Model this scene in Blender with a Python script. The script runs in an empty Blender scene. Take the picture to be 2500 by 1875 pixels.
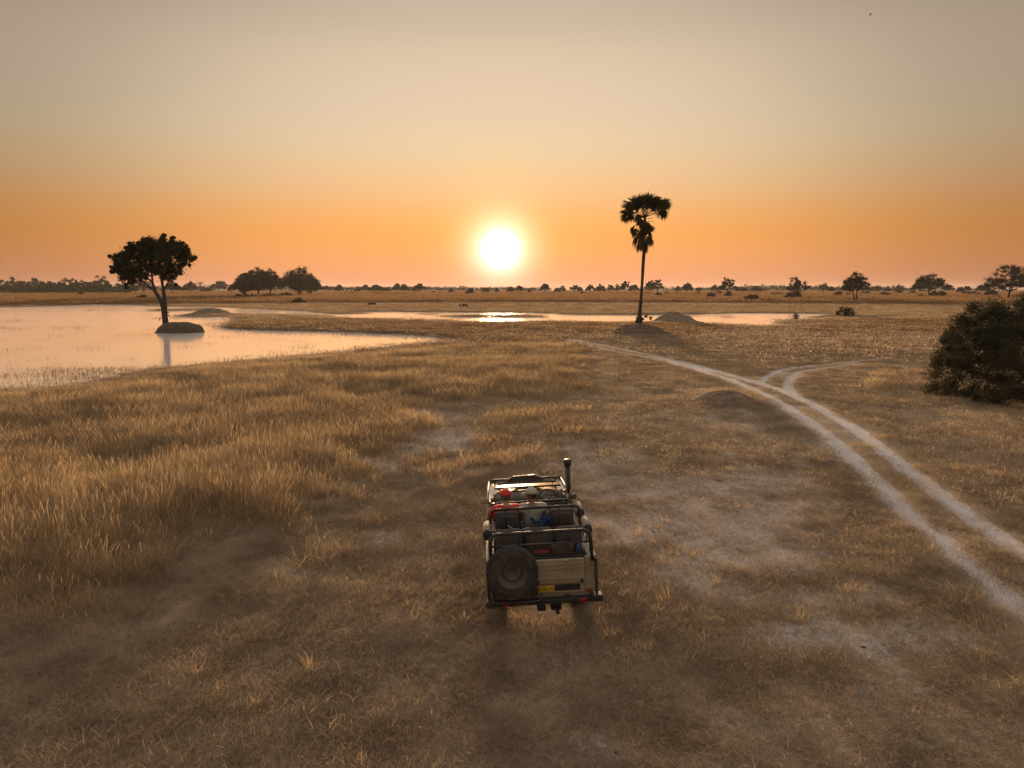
import bpy, bmesh, math, random
import numpy as np
from mathutils import Vector, Matrix, Euler

R = math.radians
sc = bpy.context.scene
C = sc.collection

# ------------------------------------------------------------------ camera
CAM_H = 5.5
FPX = 1736.0                       # focal length in pixels of a 2500 px wide frame
PITCH = math.atan((937.5 - 703.0) / FPX)
cam_d = bpy.data.cameras.new('camera')
cam_d.sensor_width = 36.0
cam_d.lens = FPX / 2500.0 * 36.0
cam_d.clip_start = 0.1
cam_d.clip_end = 20000.0
cam = bpy.data.objects.new('camera', cam_d)
cam.location = (0, 0, CAM_H)
cam.rotation_euler = (math.pi / 2 - PITCH, 0, 0)
C.objects.link(cam)
sc.camera = cam

# ------------------------------------------------------------------ world
def lin(r, g, b, k=1.0):
    f = lambda c: (c / 255.0) / 12.92 if c / 255.0 <= 0.04045 else ((c / 255.0 + 0.055) / 1.055) ** 2.4
    return (f(r) * k, f(g) * k, f(b) * k, 1.0)

SUN_AZ = math.atan((1222 - 1250) / FPX)          # a little left of the view axis
SUN_EL = R(3.05)
sun_dir = Vector((math.sin(SUN_AZ) * math.cos(SUN_EL), math.cos(SUN_AZ) * math.cos(SUN_EL), math.sin(SUN_EL)))

world = bpy.data.worlds.new('World')
sc.world = world
world.use_nodes = True
wt = world.node_tree
wt.nodes.clear()
def wn(t, **k):
    n = wt.nodes.new(t)
    for a, b in k.items():
        setattr(n, a, b)
    return n
def wmath(op, a, b=None, c=None):
    n = wn('ShaderNodeMath', operation=op)
    for i, v in enumerate((a, b, c)):
        if v is None:
            continue
        if isinstance(v, (int, float)):
            n.inputs[i].default_value = v
        else:
            wt.links.new(v, n.inputs[i])
    return n.outputs[0]
def wmix(fac, a, b, mode='MIX'):
    n = wn('ShaderNodeMix', data_type='RGBA', blend_type=mode)
    n.clamp_result = False
    for s, v in ((0, fac), (6, a), (7, b)):
        if isinstance(v, (int, float)):
            n.inputs[s].default_value = v
        elif isinstance(v, tuple):
            n.inputs[s].default_value = v
        else:
            wt.links.new(v, n.inputs[s])
    return n.outputs[2]
tc = wn('ShaderNodeTexCoord')
nrm = wn('ShaderNodeVectorMath', operation='NORMALIZE')
wt.links.new(tc.outputs['Generated'], nrm.inputs[0])
sep = wn('ShaderNodeSeparateXYZ')
wt.links.new(nrm.outputs[0], sep.inputs[0])
zz = sep.outputs[2]
ramp = wn('ShaderNodeValToRGB')
cr = ramp.color_ramp
cr.interpolation = 'CARDINAL'
stops = [(0.00, lin(240, 160, 116)), (0.020, lin(247, 165, 112)), (0.048, lin(249, 168, 100)), (0.080, lin(248, 171, 97)), (0.118, lin(241, 184, 127)),
         (0.17, lin(232, 199, 157)), (0.22, lin(227, 202, 171)), (0.29, lin(221, 198, 171)), (0.36, lin(205, 188, 167)),
         (0.60, lin(224, 214, 206)), (1.00, lin(230, 222, 224))]
cr.elements[0].position = stops[0][0]; cr.elements[0].color = stops[0][1]
cr.elements[1].position = stops[-1][0]; cr.elements[1].color = stops[-1][1]
for p_, c_ in stops[1:-1]:
    e_ = cr.elements.new(p_); e_.color = c_
wt.links.new(wmath('MAXIMUM', zz, 0.0), ramp.inputs[0])
# angle to the sun (squared, for small angles 2(1-cos))
dt = wn('ShaderNodeVectorMath', operation='DOT_PRODUCT')
wt.links.new(nrm.outputs[0], dt.inputs[0])
dt.inputs[1].default_value = sun_dir
a2 = wmath('MULTIPLY', wmath('SUBTRACT', 1.0, dt.outputs['Value']), 2.0)
def glow(sig_deg):
    s = R(sig_deg)
    return wmath('EXPONENT', wmath('MULTIPLY', a2, -1.0 / (s * s)))
# the sky dims away from the sun
q_ = wmath('MULTIPLY', a2, 1.0 / R(28) ** 2)
side = wmath('MULTIPLY_ADD', wmath('EXPONENT', wmath('MULTIPLY', wmath('MULTIPLY', q_, q_), -1.0)), 0.50, 0.50)
base = wmix(1.0, ramp.outputs[0], (1, 1, 1, 1), 'MULTIPLY')
up = wn('ShaderNodeMapRange', interpolation_type='SMOOTHSTEP')
wt.links.new(zz, up.inputs[0])
for i_, v_ in enumerate((0.30, 0.80, 0.0, 0.62)): up.inputs[i_ + 1].default_value = v_
side = wmath('ADD', side, wmath('MULTIPLY', wmath('SUBTRACT', 1.0, side), up.outputs[0]))
sidec = wn('ShaderNodeCombineColor')
for i_ in range(3):
    wt.links.new(side, sidec.inputs[i_])
base = wmix(1.0, base, sidec.outputs[0], 'MULTIPLY')
def add_glow(col, sig, tint, k):
    return wmix(wmath('MULTIPLY', glow(sig), k), col, tint, 'ADD')
base = add_glow(base, 9.0, (1.0, 0.50, 0.10, 1), 0.02)
base = add_glow(base, 4.2, (1.0, 0.60, 0.22, 1), 0.17)
base = add_glow(base, 2.25, (1.0, 0.88, 0.74, 1), 1.1)
base = add_glow(base, 0.9, (1.0, 0.95, 0.85, 1), 6.0)
# a little of the physical sky so that the air colour outside the frame follows the sun too
sky = wn('ShaderNodeTexSky', sky_type='NISHITA')
sky.sun_disc = False
sky.sun_elevation = SUN_EL
sky.sun_rotation = SUN_AZ
sky.dust_density = 4.0
bg1 = wn('ShaderNodeBackground'); bg1.inputs['Strength'].default_value = 0.70
wt.links.new(base, bg1.inputs['Color'])
bg2 = wn('ShaderNodeBackground'); bg2.inputs['Strength'].default_value = 0.003
wt.links.new(sky.outputs[0], bg2.inputs['Color'])
ad = wn('ShaderNodeAddShader')
wo = wn('ShaderNodeOutputWorld')
wt.links.new(bg1.outputs[0], ad.inputs[0]); wt.links.new(bg2.outputs[0], ad.inputs[1])
wt.links.new(ad.outputs[0], wo.inputs['Surface'])

# ------------------------------------------------------------------ sun
sl = bpy.data.lights.new('sun', 'SUN')
sl.energy = 5.0
sl.angle = R(2.2)                  # hazy, swollen sun
sl.color = (1.0, 0.64, 0.36)
so = bpy.data.objects.new('sun', sl)
so.rotation_euler = (-sun_dir).to_track_quat('-Z', 'Y').to_euler()
so.location = sun_dir * 900
C.objects.link(so)

# ------------------------------------------------------------------ picture
sc.view_settings.view_transform = 'Standard'
sc.view_settings.look = 'None'
sc.view_settings.exposure = 0.5
sc.view_settings.gamma = 1.0
sc.view_settings.use_curve_mapping = False
sc.render.engine = 'CYCLES'
cy = sc.cycles
cy.use_denoising = True
cy.denoiser = 'OPENIMAGEDENOISE'
cy.max_bounces = 6
cy.diffuse_bounces = 3
cy.glossy_bounces = 3
cy.transmission_bounces = 4
cy.transparent_max_bounces = 8
cy.volume_bounces = 0
cy.caustics_reflective = False
cy.caustics_refractive = False
cy.sample_clamp_indirect = 2.0
cy.sample_clamp_direct = 5.0
cy.blur_glossy = 0.6
cy.use_light_tree = True

# ------------------------------------------------------------------ pixel ray -> point on a level
def ray(px, py):
    dx = (px - 1250.0) / FPX
    dy = (937.5 - py) / FPX
    return dx, math.cos(PITCH) + dy * math.sin(PITCH), -math.sin(PITCH) + dy * math.cos(PITCH)
def G(px, py, z=0.0):
    x, y, dz = ray(px, py)
    t = (z - CAM_H) / dz
    return x * t, y * t
def F(px, py, z=0.0):                # same, from coordinates read off a 2212 px wide view
    return G(px * 1.13020, py * 1.13020, z)
def to_px(x, y, z=0.0):              # numpy arrays ok
    zc = y * math.cos(PITCH) - (z - CAM_H) * math.sin(PITCH)
    yc = y * math.sin(PITCH) + (z - CAM_H) * math.cos(PITCH)
    return 1250 + FPX * x / zc, 937.5 - FPX * yc / zc

# ------------------------------------------------------------------ object helpers
def tag(o, label=None, cat=None, group=None, kind=None):
    if label: o['label'] = label
    if cat: o['category'] = cat
    if group: o['group'] = group
    if kind: o['kind'] = kind
    return o
def empty(name, label, cat, loc=(0, 0, 0), rot=(0, 0, 0), group=None):
    o = bpy.data.objects.new(name, None)
    o.empty_display_size = 0.2
    o.location = loc; o.rotation_euler = rot
    C.objects.link(o)
    return tag(o, label, cat, group)
def obj(name, me, m=None, parent=None, smooth=False):
    if isinstance(me, bmesh.types.BMesh):
        bm = me
        me = bpy.data.meshes.new(name)
        bm.to_mesh(me); bm.free()
    if m is not None and not me.materials:
        me.materials.append(m)
    if smooth:
        me.polygons.foreach_set('use_smooth', [True] * len(me.polygons))
    o = bpy.data.objects.new(name, me)
    C.objects.link(o)
    if parent is not None:
        o.parent = parent
    return o
def mesh_np(name, verts, faces, m=None, smooth=False):
    """faces: (n,k) index array"""
    me = bpy.data.meshes.new(name)
    verts = np.asarray(verts, dtype=np.float32); faces = np.asarray(faces, dtype=np.int32)
    n, k = faces.shape
    me.vertices.add(len(verts)); me.vertices.foreach_set('co', verts.ravel())
    me.loops.add(n * k); me.loops.foreach_set('vertex_index', faces.ravel())
    me.polygons.add(n)
    me.polygons.foreach_set('loop_start', np.arange(0, n * k, k, dtype=np.int32))
    me.polygons.foreach_set('loop_total', np.full(n, k, dtype=np.int32))
    if smooth:
        me.polygons.foreach_set('use_smooth', np.ones(n, dtype=bool))
    if m is not None:
        me.materials.append(m)
    me.update(calc_edges=True)
    return me

# ------------------------------------------------------------------ value noise
def _h(ix, iy, s):
    n = (ix.astype(np.int64) * 374761393 + iy.astype(np.int64) * 668265263 + s * 1274126177) & 0xffffffff
    n = ((n ^ (n >> 13)) * 1274126177) & 0xffffffff
    return ((n ^ (n >> 16)) & 0xffff) / 65535.0
def vnoise(x, y, s=0):
    ix = np.floor(x); iy = np.floor(y)
    fx = x - ix; fy = y - iy
    fx = fx * fx * (3 - 2 * fx); fy = fy * fy * (3 - 2 * fy)
    a = _h(ix, iy, s); b = _h(ix + 1, iy, s); c = _h(ix, iy + 1, s); d = _h(ix + 1, iy + 1, s)
    return (a * (1 - fx) + b * fx) * (1 - fy) + (c * (1 - fx) + d * fx) * fy
def fbm(x, y, s=0, o=4):
    t = 0; a = 0.5; n = 0
    for i in range(o):
        t = t + a * vnoise(x * 2 ** i + 17.3 * i, y * 2 ** i - 9.1 * i, s + i); n += a; a *= 0.5
    return t / n
def sstep(a, b, x):
    t = np.clip((x - a) / (b - a), 0, 1)
    return t * t * (3 - 2 * t)
def sdf_poly(P, x, y):
    """signed distance, negative inside"""
    P = np.asarray(P, float)
    d = np.full(x.shape, 1e18); ins = np.zeros(x.shape, bool)
    n = len(P)
    for i in range(n):
        ax, ay = P[i]; bx, by = P[(i + 1) % n]
        ex, ey = bx - ax, by - ay
        wx, wy = x - ax, y - ay
        t = np.clip((wx * ex + wy * ey) / (ex * ex + ey * ey + 1e-12), 0, 1)
        dx, dy = wx - ex * t, wy - ey * t
        d = np.minimum(d, dx * dx + dy * dy)
        c1 = (y >= ay); c2 = (y < by); c3 = (ex * wy > ey * wx)
        ins ^= (c1 & c2 & c3) | (~c1 & ~c2 & ~c3)
    d = np.sqrt(d)
    return np.where(ins, -d, d)
def dist_line(P, x, y):
    P = np.asarray(P, float)
    d = np.full(x.shape, 1e18)
    for i in range(len(P) - 1):
        ax, ay = P[i]; bx, by = P[i + 1]
        ex, ey = bx - ax, by - ay
        wx, wy = x - ax, y - ay
        t = np.clip((wx * ex + wy * ey) / (ex * ex + ey * ey + 1e-12), 0, 1)
        dx, dy = wx - ex * t, wy - ey * t
        d = np.minimum(d, dx * dx + dy * dy)
    return np.sqrt(d)
def catmull(P, n=6):
    P = [Vector(p) for p in P]
    out = []
    for i in range(len(P) - 1):
        p0 = P[max(i - 1, 0)]; p1 = P[i]; p2 = P[i + 1]; p3 = P[min(i + 2, len(P) - 1)]
        for k in range(n):
            t = k / n
            out.append(0.5 * ((2 * p1) + (p2 - p0) * t + (2 * p0 - 5 * p1 + 4 * p2 - p3) * t * t + (3 * p1 - p0 - 3 * p2 + p3) * t ** 3))
    out.append(P[-1])
    return [tuple(p) for p in out]

# ------------------------------------------------------------------ material helpers
def nodes(name):
    m = bpy.data.materials.new(name)
    m.use_nodes = True
    t = m.node_tree
    b = t.nodes.get('Principled BSDF')
    return m, t, b
def add(t, ty, **k):
    n = t.nodes.new(ty)
    for a, b in k.items():
        setattr(n, a, b)
    return n
def tnoise(t, scale, detail=4, rough=0.55, vec=None):
    n = add(t, 'ShaderNodeTexNoise')
    n.inputs['Scale'].default_value = scale; n.inputs['Detail'].default_value = detail
    n.inputs['Roughness'].default_value = rough
    if vec is not None:
        t.links.new(vec, n.inputs['Vector'])
    return n.outputs[0]
def tmix(t, fac, a, b, mode='MIX'):
    n = add(t, 'ShaderNodeMix', data_type='RGBA', blend_type=mode)
    for s, v in ((0, fac), (6, a), (7, b)):
        if isinstance(v, (int, float)):
            n.inputs[s].default_value = v
        elif isinstance(v, tuple):
            n.inputs[s].default_value = v if len(v) == 4 else v + (1,)
        else:
            t.links.new(v, n.inputs[s])
    return n.outputs[2]
def tmath(t, op, a, b=None, c=None, clamp=False):
    n = add(t, 'ShaderNodeMath', operation=op); n.use_clamp = clamp
    for i, v in enumerate((a, b, c)):
        if v is None: continue
        if isinstance(v, (int, float)): n.inputs[i].default_value = v
        else: t.links.new(v, n.inputs[i])
    return n.outputs[0]
def trange(t, v, a, b, c=0.0, d=1.0):
    n = add(t, 'ShaderNodeMapRange'); n.clamp = True; n.interpolation_type = 'SMOOTHSTEP'
    t.links.new(v, n.inputs[0])
    for i, q in enumerate((a, b, c, d)): n.inputs[i + 1].default_value = q
    return n.outputs[0]
def attr(t, name):
    n = add(t, 'ShaderNodeAttribute'); n.attribute_name = name
    return n.outputs['Fac']
def mat(name, col, rough=0.6, metal=0.0, var=0.15, scale=8.0, bump=0.0, bscale=40.0, coat=0.0, spec=0.5, dirt=None, dirt_amt=0.3):
    m, t, b = nodes(name)
    tcn = add(t, 'ShaderNodeTexCoord')
    v = tcn.outputs['Object']
    nz = tnoise(t, scale, 5, 0.6, v)
    c1 = tuple(min(1, c * (1 + var)) for c in col); c0 = tuple(c * (1 - var) for c in col)
    colr = tmix(t, trange(t, nz, 0.3, 0.7), c0, c1)
    if dirt is not None:
        n2 = tnoise(t, scale * 0.45, 6, 0.7, v)
        colr = tmix(t, tmath(t, 'MULTIPLY', trange(t, n2, 0.42, 0.68), dirt_amt), colr, dirt)
        rr = trange(t, n2, 0.42, 0.68, rough, min(1, rough + 0.35))
        t.links.new(rr, b.inputs['Roughness'])
    else:
        b.inputs['Roughness'].default_value = rough
    t.links.new(colr, b.inputs['Base Color'])
    b.inputs['Metallic'].default_value = metal
    b.inputs['Specular IOR Level'].default_value = spec
    b.inputs['Coat Weight'].default_value = coat
    if bump:
        bn = add(t, 'ShaderNodeBump'); bn.inputs['Strength'].default_value = bump; bn.inputs['Distance'].default_value = 0.01
        t.links.new(tnoise(t, bscale, 4, 0.6, v), bn.inputs['Height'])
        t.links.new(bn.outputs[0], b.inputs['Normal'])
    return m
def leafy(name, c0, c1, trans=0.4, scale=0.8, rnd=0.25, tcol=None):
    """matt leaf or blade: diffuse plus light let through"""
    m = bpy.data.materials.new(name); m.use_nodes = True
    t = m.node_tree; t.nodes.clear()
    g = add(t, 'ShaderNodeNewGeometry')
    nz = tnoise(t, scale, 3, 0.6, g.outputs['Position'])
    f = trange(t, nz, 0.32, 0.68)
    oi = add(t, 'ShaderNodeObjectInfo')
    f = tmath(t, 'ADD', tmath(t, 'MULTIPLY', f, 1 - rnd), tmath(t, 'MULTIPLY', oi.outputs['Random'], rnd), clamp=True)
    col = tmix(t, f, c0, c1)
    d = add(t, 'ShaderNodeBsdfDiffuse'); tr = add(t, 'ShaderNodeBsdfTranslucent')
    t.links.new(col, d.inputs[0])
    if tcol is not None:
        t.links.new(tmix(t, 1.0, col, tcol, 'MULTIPLY'), tr.inputs[0])
    else:
        t.links.new(col, tr.inputs[0])
    mx = add(t, 'ShaderNodeMixShader'); mx.inputs[0].default_value = trans
    t.links.new(d.outputs[0], mx.inputs[1]); t.links.new(tr.outputs[0], mx.inputs[2])
    o = add(t, 'ShaderNodeOutputMaterial'); t.links.new(mx.outputs[0], o.inputs[0])
    return m
# ================================================================== THE SETTING
# water outlines, traced as level outlines on the plain
WZ = -0.10
def FP(pts): return [F(a, b, WZ) for a, b in pts]
def GPn(pts): return [G(a, b, WZ) for a, b in pts]
def Z5(pts): return GPn([(560 + a * .2893, 620 + b * .2893) for a, b in pts])
def Z6(pts): return GPn([(1180 + a * .2893, 640 + b * .2893) for a, b in pts])
def Z7(pts): return GPn([(1800 + a * .3165, 600 + b * .3165) for a, b in pts])
lake = FP([(-900, 900), (-300, 872), (0, 846), (100, 838), (180, 826), (240, 812), (330, 797), (400, 791), (480, 785), (560, 778), (640, 770),
           (720, 765), (800, 757), (880, 748), (960, 742), (1022, 737), (985, 732), (960, 729.5), (900, 723), (800, 719), (700, 715.5),
           (640, 714.5), (560, 712), (500, 708.5), (494, 706), (512, 700), (517, 692), (511, 684), (520, 680), (560, 681), (640, 683), (690, 682),
           (740, 690), (830, 690), (850, 690), (880, 694), (900, 694), (930, 692), (985, 695), (1030, 699), (1110, 699), (1200, 697), (1350, 699),
           (1440, 699), (1500, 701), (1560, 703), (1610, 706), (1700, 708), (1745, 703), (1690, 699), (1700, 696), (1790, 692), (1815, 685), (1795, 678),
           (1700, 677), (1630, 676), (1540, 678), (1400, 680), (1250, 680), (1200, 676.5), (1100, 675.5), (1000, 675), (900, 674), (820, 673.5),
           (770, 675), (738, 679), (700, 676), (640, 671), (560, 668), (500, 664.5), (440, 663), (370, 662), (320, 661), (250, 656.5), (180, 656.5), (100, 657),
           (50, 656), (-200, 657), (-900, 662)])
# low green islets and spits inside the water: (cx, cy, rx, ry) in the 2212 px view
islets = [(395, 669, 45, 3.2), (60, 660.5, 75, 3.5), (1000, 683.5, 55, 1.3), (1115, 684, 60, 1.6), (930, 678.5, 35, .8), (1750, 694, 60, 1.2),
          (1830, 691, 80, 2.6), (300, 807, 60, 1.6), (255, 800.5, 38, 1.0), (225, 817, 18, .8), (770, 677, 22, .8), (465, 682, 75, 2.6)]
puddle = Z6([(105, 588), (150, 576), (210, 585), (300, 595), (400, 608), (480, 624), (470, 630), (380, 620), (280, 608), (180, 600), (130, 597)])
streak1 = Z7([(930, 552), (1100, 550), (1400, 553), (1420, 558), (1150, 562), (960, 560)])
streak2 = Z7([(960, 503), (1060, 502), (1095, 507), (1040, 511), (975, 509)])
streak3 = Z7([(480, 612), (740, 606), (760, 612), (500, 622)])
lake = catmull([p + (0,) for p in lake + lake[:1]], 3); lake = [(p[0], p[1]) for p in lake[:-1]]

# tracks
rutA = [F(a, b) for a, b in [(1215, 733), (1245, 739), (1290, 750), (1360, 765), (1440, 780), (1500, 796), (1560, 815), (1620, 838), (1680, 868), (1730, 900), (1790, 945),
                             (1850, 1000), (1900, 1046), (1960, 1105), (2040, 1178), (2120, 1248), (2212, 1327), (2400, 1490), (2700, 1760)]]
rutB = [F(a, b) for a, b in [(1225, 732), (1300, 745), (1400, 766), (1500, 789), (1580, 810), (1660, 834), (1730, 861), (1800, 897), (1860, 937), (1930, 990), (2000, 1043),
                             (2080, 1103), (2150, 1152), (2212, 1194), (2400, 1330), (2700, 1560)]]
rutC = [F(a, b) for a, b in [(1640, 827), (1652, 818), (1672, 806), (1705, 796), (1770, 789), (1850, 781), (1920, 773)]]
rutD = [F(a, b) for a, b in [(1712, 852), (1702, 838), (1706, 822), (1722, 806), (1745, 800), (1800, 793), (1860, 786)]]
# smooth 2-D versions
def sm(P, n=4): return [(p[0], p[1]) for p in catmull([q + (0,) for q in P], n)]
rutA, rutB, rutC, rutD = sm(rutA), sm(rutB), sm(rutC), sm(rutD)

# tall golden grass: outlines in the 2212 px view
tall_polys = [
    [(-900, 905), (-300, 875), (0, 850), (200, 829), (400, 794), (560, 780), (700, 767), (820, 757), (1000, 743), (1060, 728), (1130, 726), (1200, 738), (1262, 760), (1275, 800), (1255, 838),
     (1180, 862), (1100, 862), (1010, 872), (985, 893), (930, 892), (905, 866), (880, 862), (872, 885), (905, 905), (915, 925), (860, 962), (775, 990), (752, 1050), (715, 1110), (650, 1160),
     (600, 1150), (500, 1165), (430, 1170), (330, 1235), (250, 1292), (100, 1318), (-100, 1330), (-900, 1380)],
    [(500, 706), (640, 690), (740, 691), (900, 696), (1000, 700), (1200, 699), (1400, 700), (1560, 705), (1600, 712), (1480, 722), (1440, 728), (1300, 722), (1200, 728), (1120, 724), (1020, 730), (900, 720), (700, 714), (560, 711)],
    [(1640, 712), (1760, 706), (1820, 694), (2020, 690), (2300, 700), (2300, 722), (2050, 720), (1850, 722), (1700, 724)],
    [(1000, 905), (1100, 885), (1230, 880), (1275, 915), (1240, 945), (1120, 935), (1020, 930)],
    [(985, 985), (1040, 960), (1120, 958), (1180, 975), (1140, 1005), (1000, 1030), (900, 1060), (840, 1050), (880, 1010)],
    [(1420, 885), (1480, 862), (1560, 850), (1600, 855), (1570, 868), (1500, 885), (1440, 893)],
    [(1790, 826), (1850, 808), (1950, 800), (2060, 810), (2080, 835), (1980, 842), (1850, 840)],
    [(560, 1175), (700, 1150), (740, 1170), (700, 1235), (600, 1235)],
    [(330, 1270), (470, 1230), (540, 1270), (460, 1320), (350, 1320)],
    [(560, 1300), (700, 1280), (760, 1300), (700, 1330), (580, 1330)],
    [(2060, 930), (2300, 900), (2400, 1010), (2250, 1060), (2120, 1010)],
    [(1440, 1310), (1520, 1300), (1580, 1335), (1570, 1375), (1480, 1365)],
]
tall_w = [F(1, 1) for _ in ()]
tall_polys = [[F(a, b) for a, b in P] for P in tall_polys]
tall_amt = [1.0, .9, .7, .6, .5, .6, .45, .6, .45, .35, .25, .35]
# pale bare soil: (cx, cy, rx, ry, amount) in the 2212 px view
bare_spots = [(930, 920, 75, 42, 1.4), (985, 955, 95, 24, 1.3), (885, 875, 35, 16, .7), (840, 1000, 85, 28, 1.3), (1130, 880, 50, 10, .5), (1225, 822, 60, 12, .7), (1060, 880, 40, 8, .6),
              (1300, 1000, 120, 30, .8), (1250, 960, 60, 14, .35), (1420, 1060, 200, 50, .75), (1620, 1060, 160, 45, .85), (1500, 1140, 260, 60, .8), (1780, 1110, 80, 40, .35), (1660, 1215, 170, 55, .8),
              (1550, 1260, 110, 60, .9), (1800, 1310, 180, 40, .5), (1980, 1400, 170, 45, .7), (1750, 1390, 150, 40, .5), (1700, 980, 200, 60, .3), (1620, 920, 240, 40, .28),
              (1250, 1480, 130, 120, .22), (1180, 1350, 120, 40, .25), (900, 1330, 130, 70, .18), (850, 1180, 60, 50, .35), (200, 1325, 90, 18, .5), (380, 1345, 60, 18, .5),
              (620, 1240, 110, 26, .35), (1950, 1500, 300, 60, .35), (1650, 1580, 200, 50, .3), (1300, 1620, 120, 60, .25), (760, 1010, 40, 14, .6), (2140, 1400, 60, 30, .4),
              (1780, 740, 200, 10, .4), (1500, 745, 160, 8, .35), (1680, 812, 35, 9, .5), (480, 1150, 70, 12, .3)]

def fields(x, y):
    """water distance, rut, bare and tall weights at world points"""
    n1 = fbm(x * .35, y * .35, 3); n2 = fbm(x * 1.3, y * 1.3, 11); n0 = fbm(x * .08, y * .05, 29)
    dd = np.sqrt(x * x + y * y)
    wob = (n2 - .5) * np.clip(dd * .010, .35, 1.8) + (n1 - .5) * np.clip(dd * .010, .4, 1.8)
    w = sdf_poly(lake, x, y)
    u, v = to_px(x, np.maximum(y, 1.0), WZ); u = u / 1.1302; v = v / 1.1302
    for cx, cy, rx, ry in islets:
        px0, py0 = F(cx, cy, WZ)
        ax = F(cx + rx, cy, WZ)[0] - px0; ay = (F(cx, cy - ry, WZ)[1] - F(cx, cy + ry, WZ)[1]) / 2
        q = np.sqrt(((x - px0) / ax) ** 2 + ((y - py0) / ay) ** 2)
        w = np.maximum(w, (1 - q) * min(ax, ay))
    for P in (puddle, streak1, streak2, streak3):
        w = np.minimum(w, sdf_poly(P, x, y))
    w = w + wob
    # ruts
    def rut(P, wd, s):
        d = dist_line(P, x, y) / (1 + .45 * np.clip((dd - 28) / 50, 0, 1))
        ragged = (fbm(x * 2.2, y * 2.2, s) - .5) * .45
        return 1 - sstep(wd * .75, wd * 1.15, d + ragged * wd * 1.3)
    r = np.maximum(np.maximum(rut(rutA, .35, 51), rut(rutB, .32, 52)), .58 * np.maximum(rut(rutC, .30, 53), rut(rutD, .32, 54)))
    dr = np.minimum(dist_line(rutA, x, y), dist_line(rutB, x, y)); dr2 = np.minimum(dist_line(rutC, x, y), dist_line(rutD, x, y))
    mid = 1 - sstep(.7, 1.9, dr)
    dr = np.minimum(dr, dr2)
    # bare
    b = np.zeros_like(x)
    for cx, cy, rx, ry, a in bare_spots:
        q = ((u - cx) / rx) ** 2 + ((v - cy) / ry) ** 2
        b = np.maximum(b, a * np.exp(-q * .9))
    b = b * np.where(y > 1, 1, 0)
    b = np.clip((b + (n1 - .5) * .9 + (n2 - .5) * .9 - .08) * 1.6, 0, .75) * sstep(.02, .25, b)
    b = np.maximum(b, np.clip((n0 - .62) * 5, 0, .4) * (n2 > .45))
    t = np.zeros_like(x)
    for P, a in zip(tall_polys, tall_amt):
        s = sdf_poly(P, x, y)
        t = np.maximum(t, a * (1 - sstep(-2.2, 1.6, s + (n1 - .5) * 5 + (n2 - .5) * 3)))
    t = t * np.clip(.8 + (n1 - .45) * 1.5, .35, 1.0) * (1 - r) * (1 - .5 * mid)
    return w, r, np.clip(b * (1 - t), 0, 1), t, n1, n2, dr

# mounds of earth (termite mounds): centre, radius x, radius y, height, sharpness
def mound_from(pxl, pxr, ybase, ytop, name):
    x0, y0 = G(pxl, ybase); x1, y1 = G(pxr, ybase)
    return ((x0 + x1) / 2, y0, abs(x1 - x0) / 2)
vehicle_ctr = (.30, 13.6)
MOUNDS = {}
def add_mound(key, cpx, ybase, wpx, h, ry, sharp=1.6, flat=0.0, dy=0.0):
    cx, cyy = G(cpx, ybase)
    zc = cyy * math.cos(PITCH) + CAM_H * math.sin(PITCH)
    rx = wpx / 2 * zc / FPX
    MOUNDS[key] = (cx * (cyy + ry * .6) / cyy, cyy + ry * .6 + dy, rx, ry, h, sharp, flat)
add_mound('palm', 1556, 822, 250, 1.45, 5.0, 1.9)
add_mound('behind_palm', 1645, 787, 140, 1.7, 4.5, 1.4)
add_mound('near', 1776, 992, 215, .68, 1.9, 1.15)
add_mound('tree', 439, 811, 112, 1.25, 2.2, .55, .8)
add_mound('lake', 517, 767, 136, 1.3, 4.0, 1.5)
add_mound('bush_spit', 2062, 774, 180, .55, 4.0, 1.2)
add_mound('twin_tree', 2100, 742, 60, 1.3, 4.0, 1.5)
add_mound('far_right', 2010, 733, 34, .9, 5.0, 1.5)
add_mound('far_wide', 2200, 737, 66, .9, 5.0, 1.3)
add_mound('small_right', 2155, 748, 24, .7, 3.0, 1.5)
add_mound('far_left', 15, 727, 26, 2.0, 6.0, 1.5)
add_mound('centre_far', 1290, 749, 16, .6, 3.0, 1.5)
def mound_h(key, x, y):
    cx, cy_, rx, ry, h, sh, fl = MOUNDS[key]
    q = np.sqrt(((x - cx) / rx) ** 2 + ((y - cy_) / ry) ** 2) + (fbm(x * .9 + cx, y * .9, 77, 3) - .5) * .22
    p = np.clip(1 - q, 0, 1)
    prof = (1 - np.clip(q, 0, 1) ** (1 + 1.4 * fl * 2)) ** sh if fl > 0 else (0.5 - 0.5 * np.cos(np.pi * p)) ** (sh * .62)
    return h * prof * (1 + (fbm(x * 2.5, y * 2.5, 78, 3) - .5) * .16) - .06

def ground_h(x, y, w, r, n1, n2):
    dd = np.sqrt(x * x + y * y)
    dry = .10 * sstep(0, 3.0, w) + WZ
    bank = np.where(w > 0, dry, WZ - np.clip(-w * .12, 0, .5))
    rough = (n1 - .5) * .10 + (n2 - .5) * .05 + (fbm(x * 5, y * 5, 90, 2) - .5) * .035
    rough = rough * sstep(0, 2, w) * (1 - .8 * r) * np.clip(1.3 - dd / 400, .3, 1)
    car = np.exp(-(((x - vehicle_ctr[0]) / 2.2) ** 2 + ((y - vehicle_ctr[1]) / 4.0) ** 2))
    return bank + rough * (1 - .7 * car) - .035 * r

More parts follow.
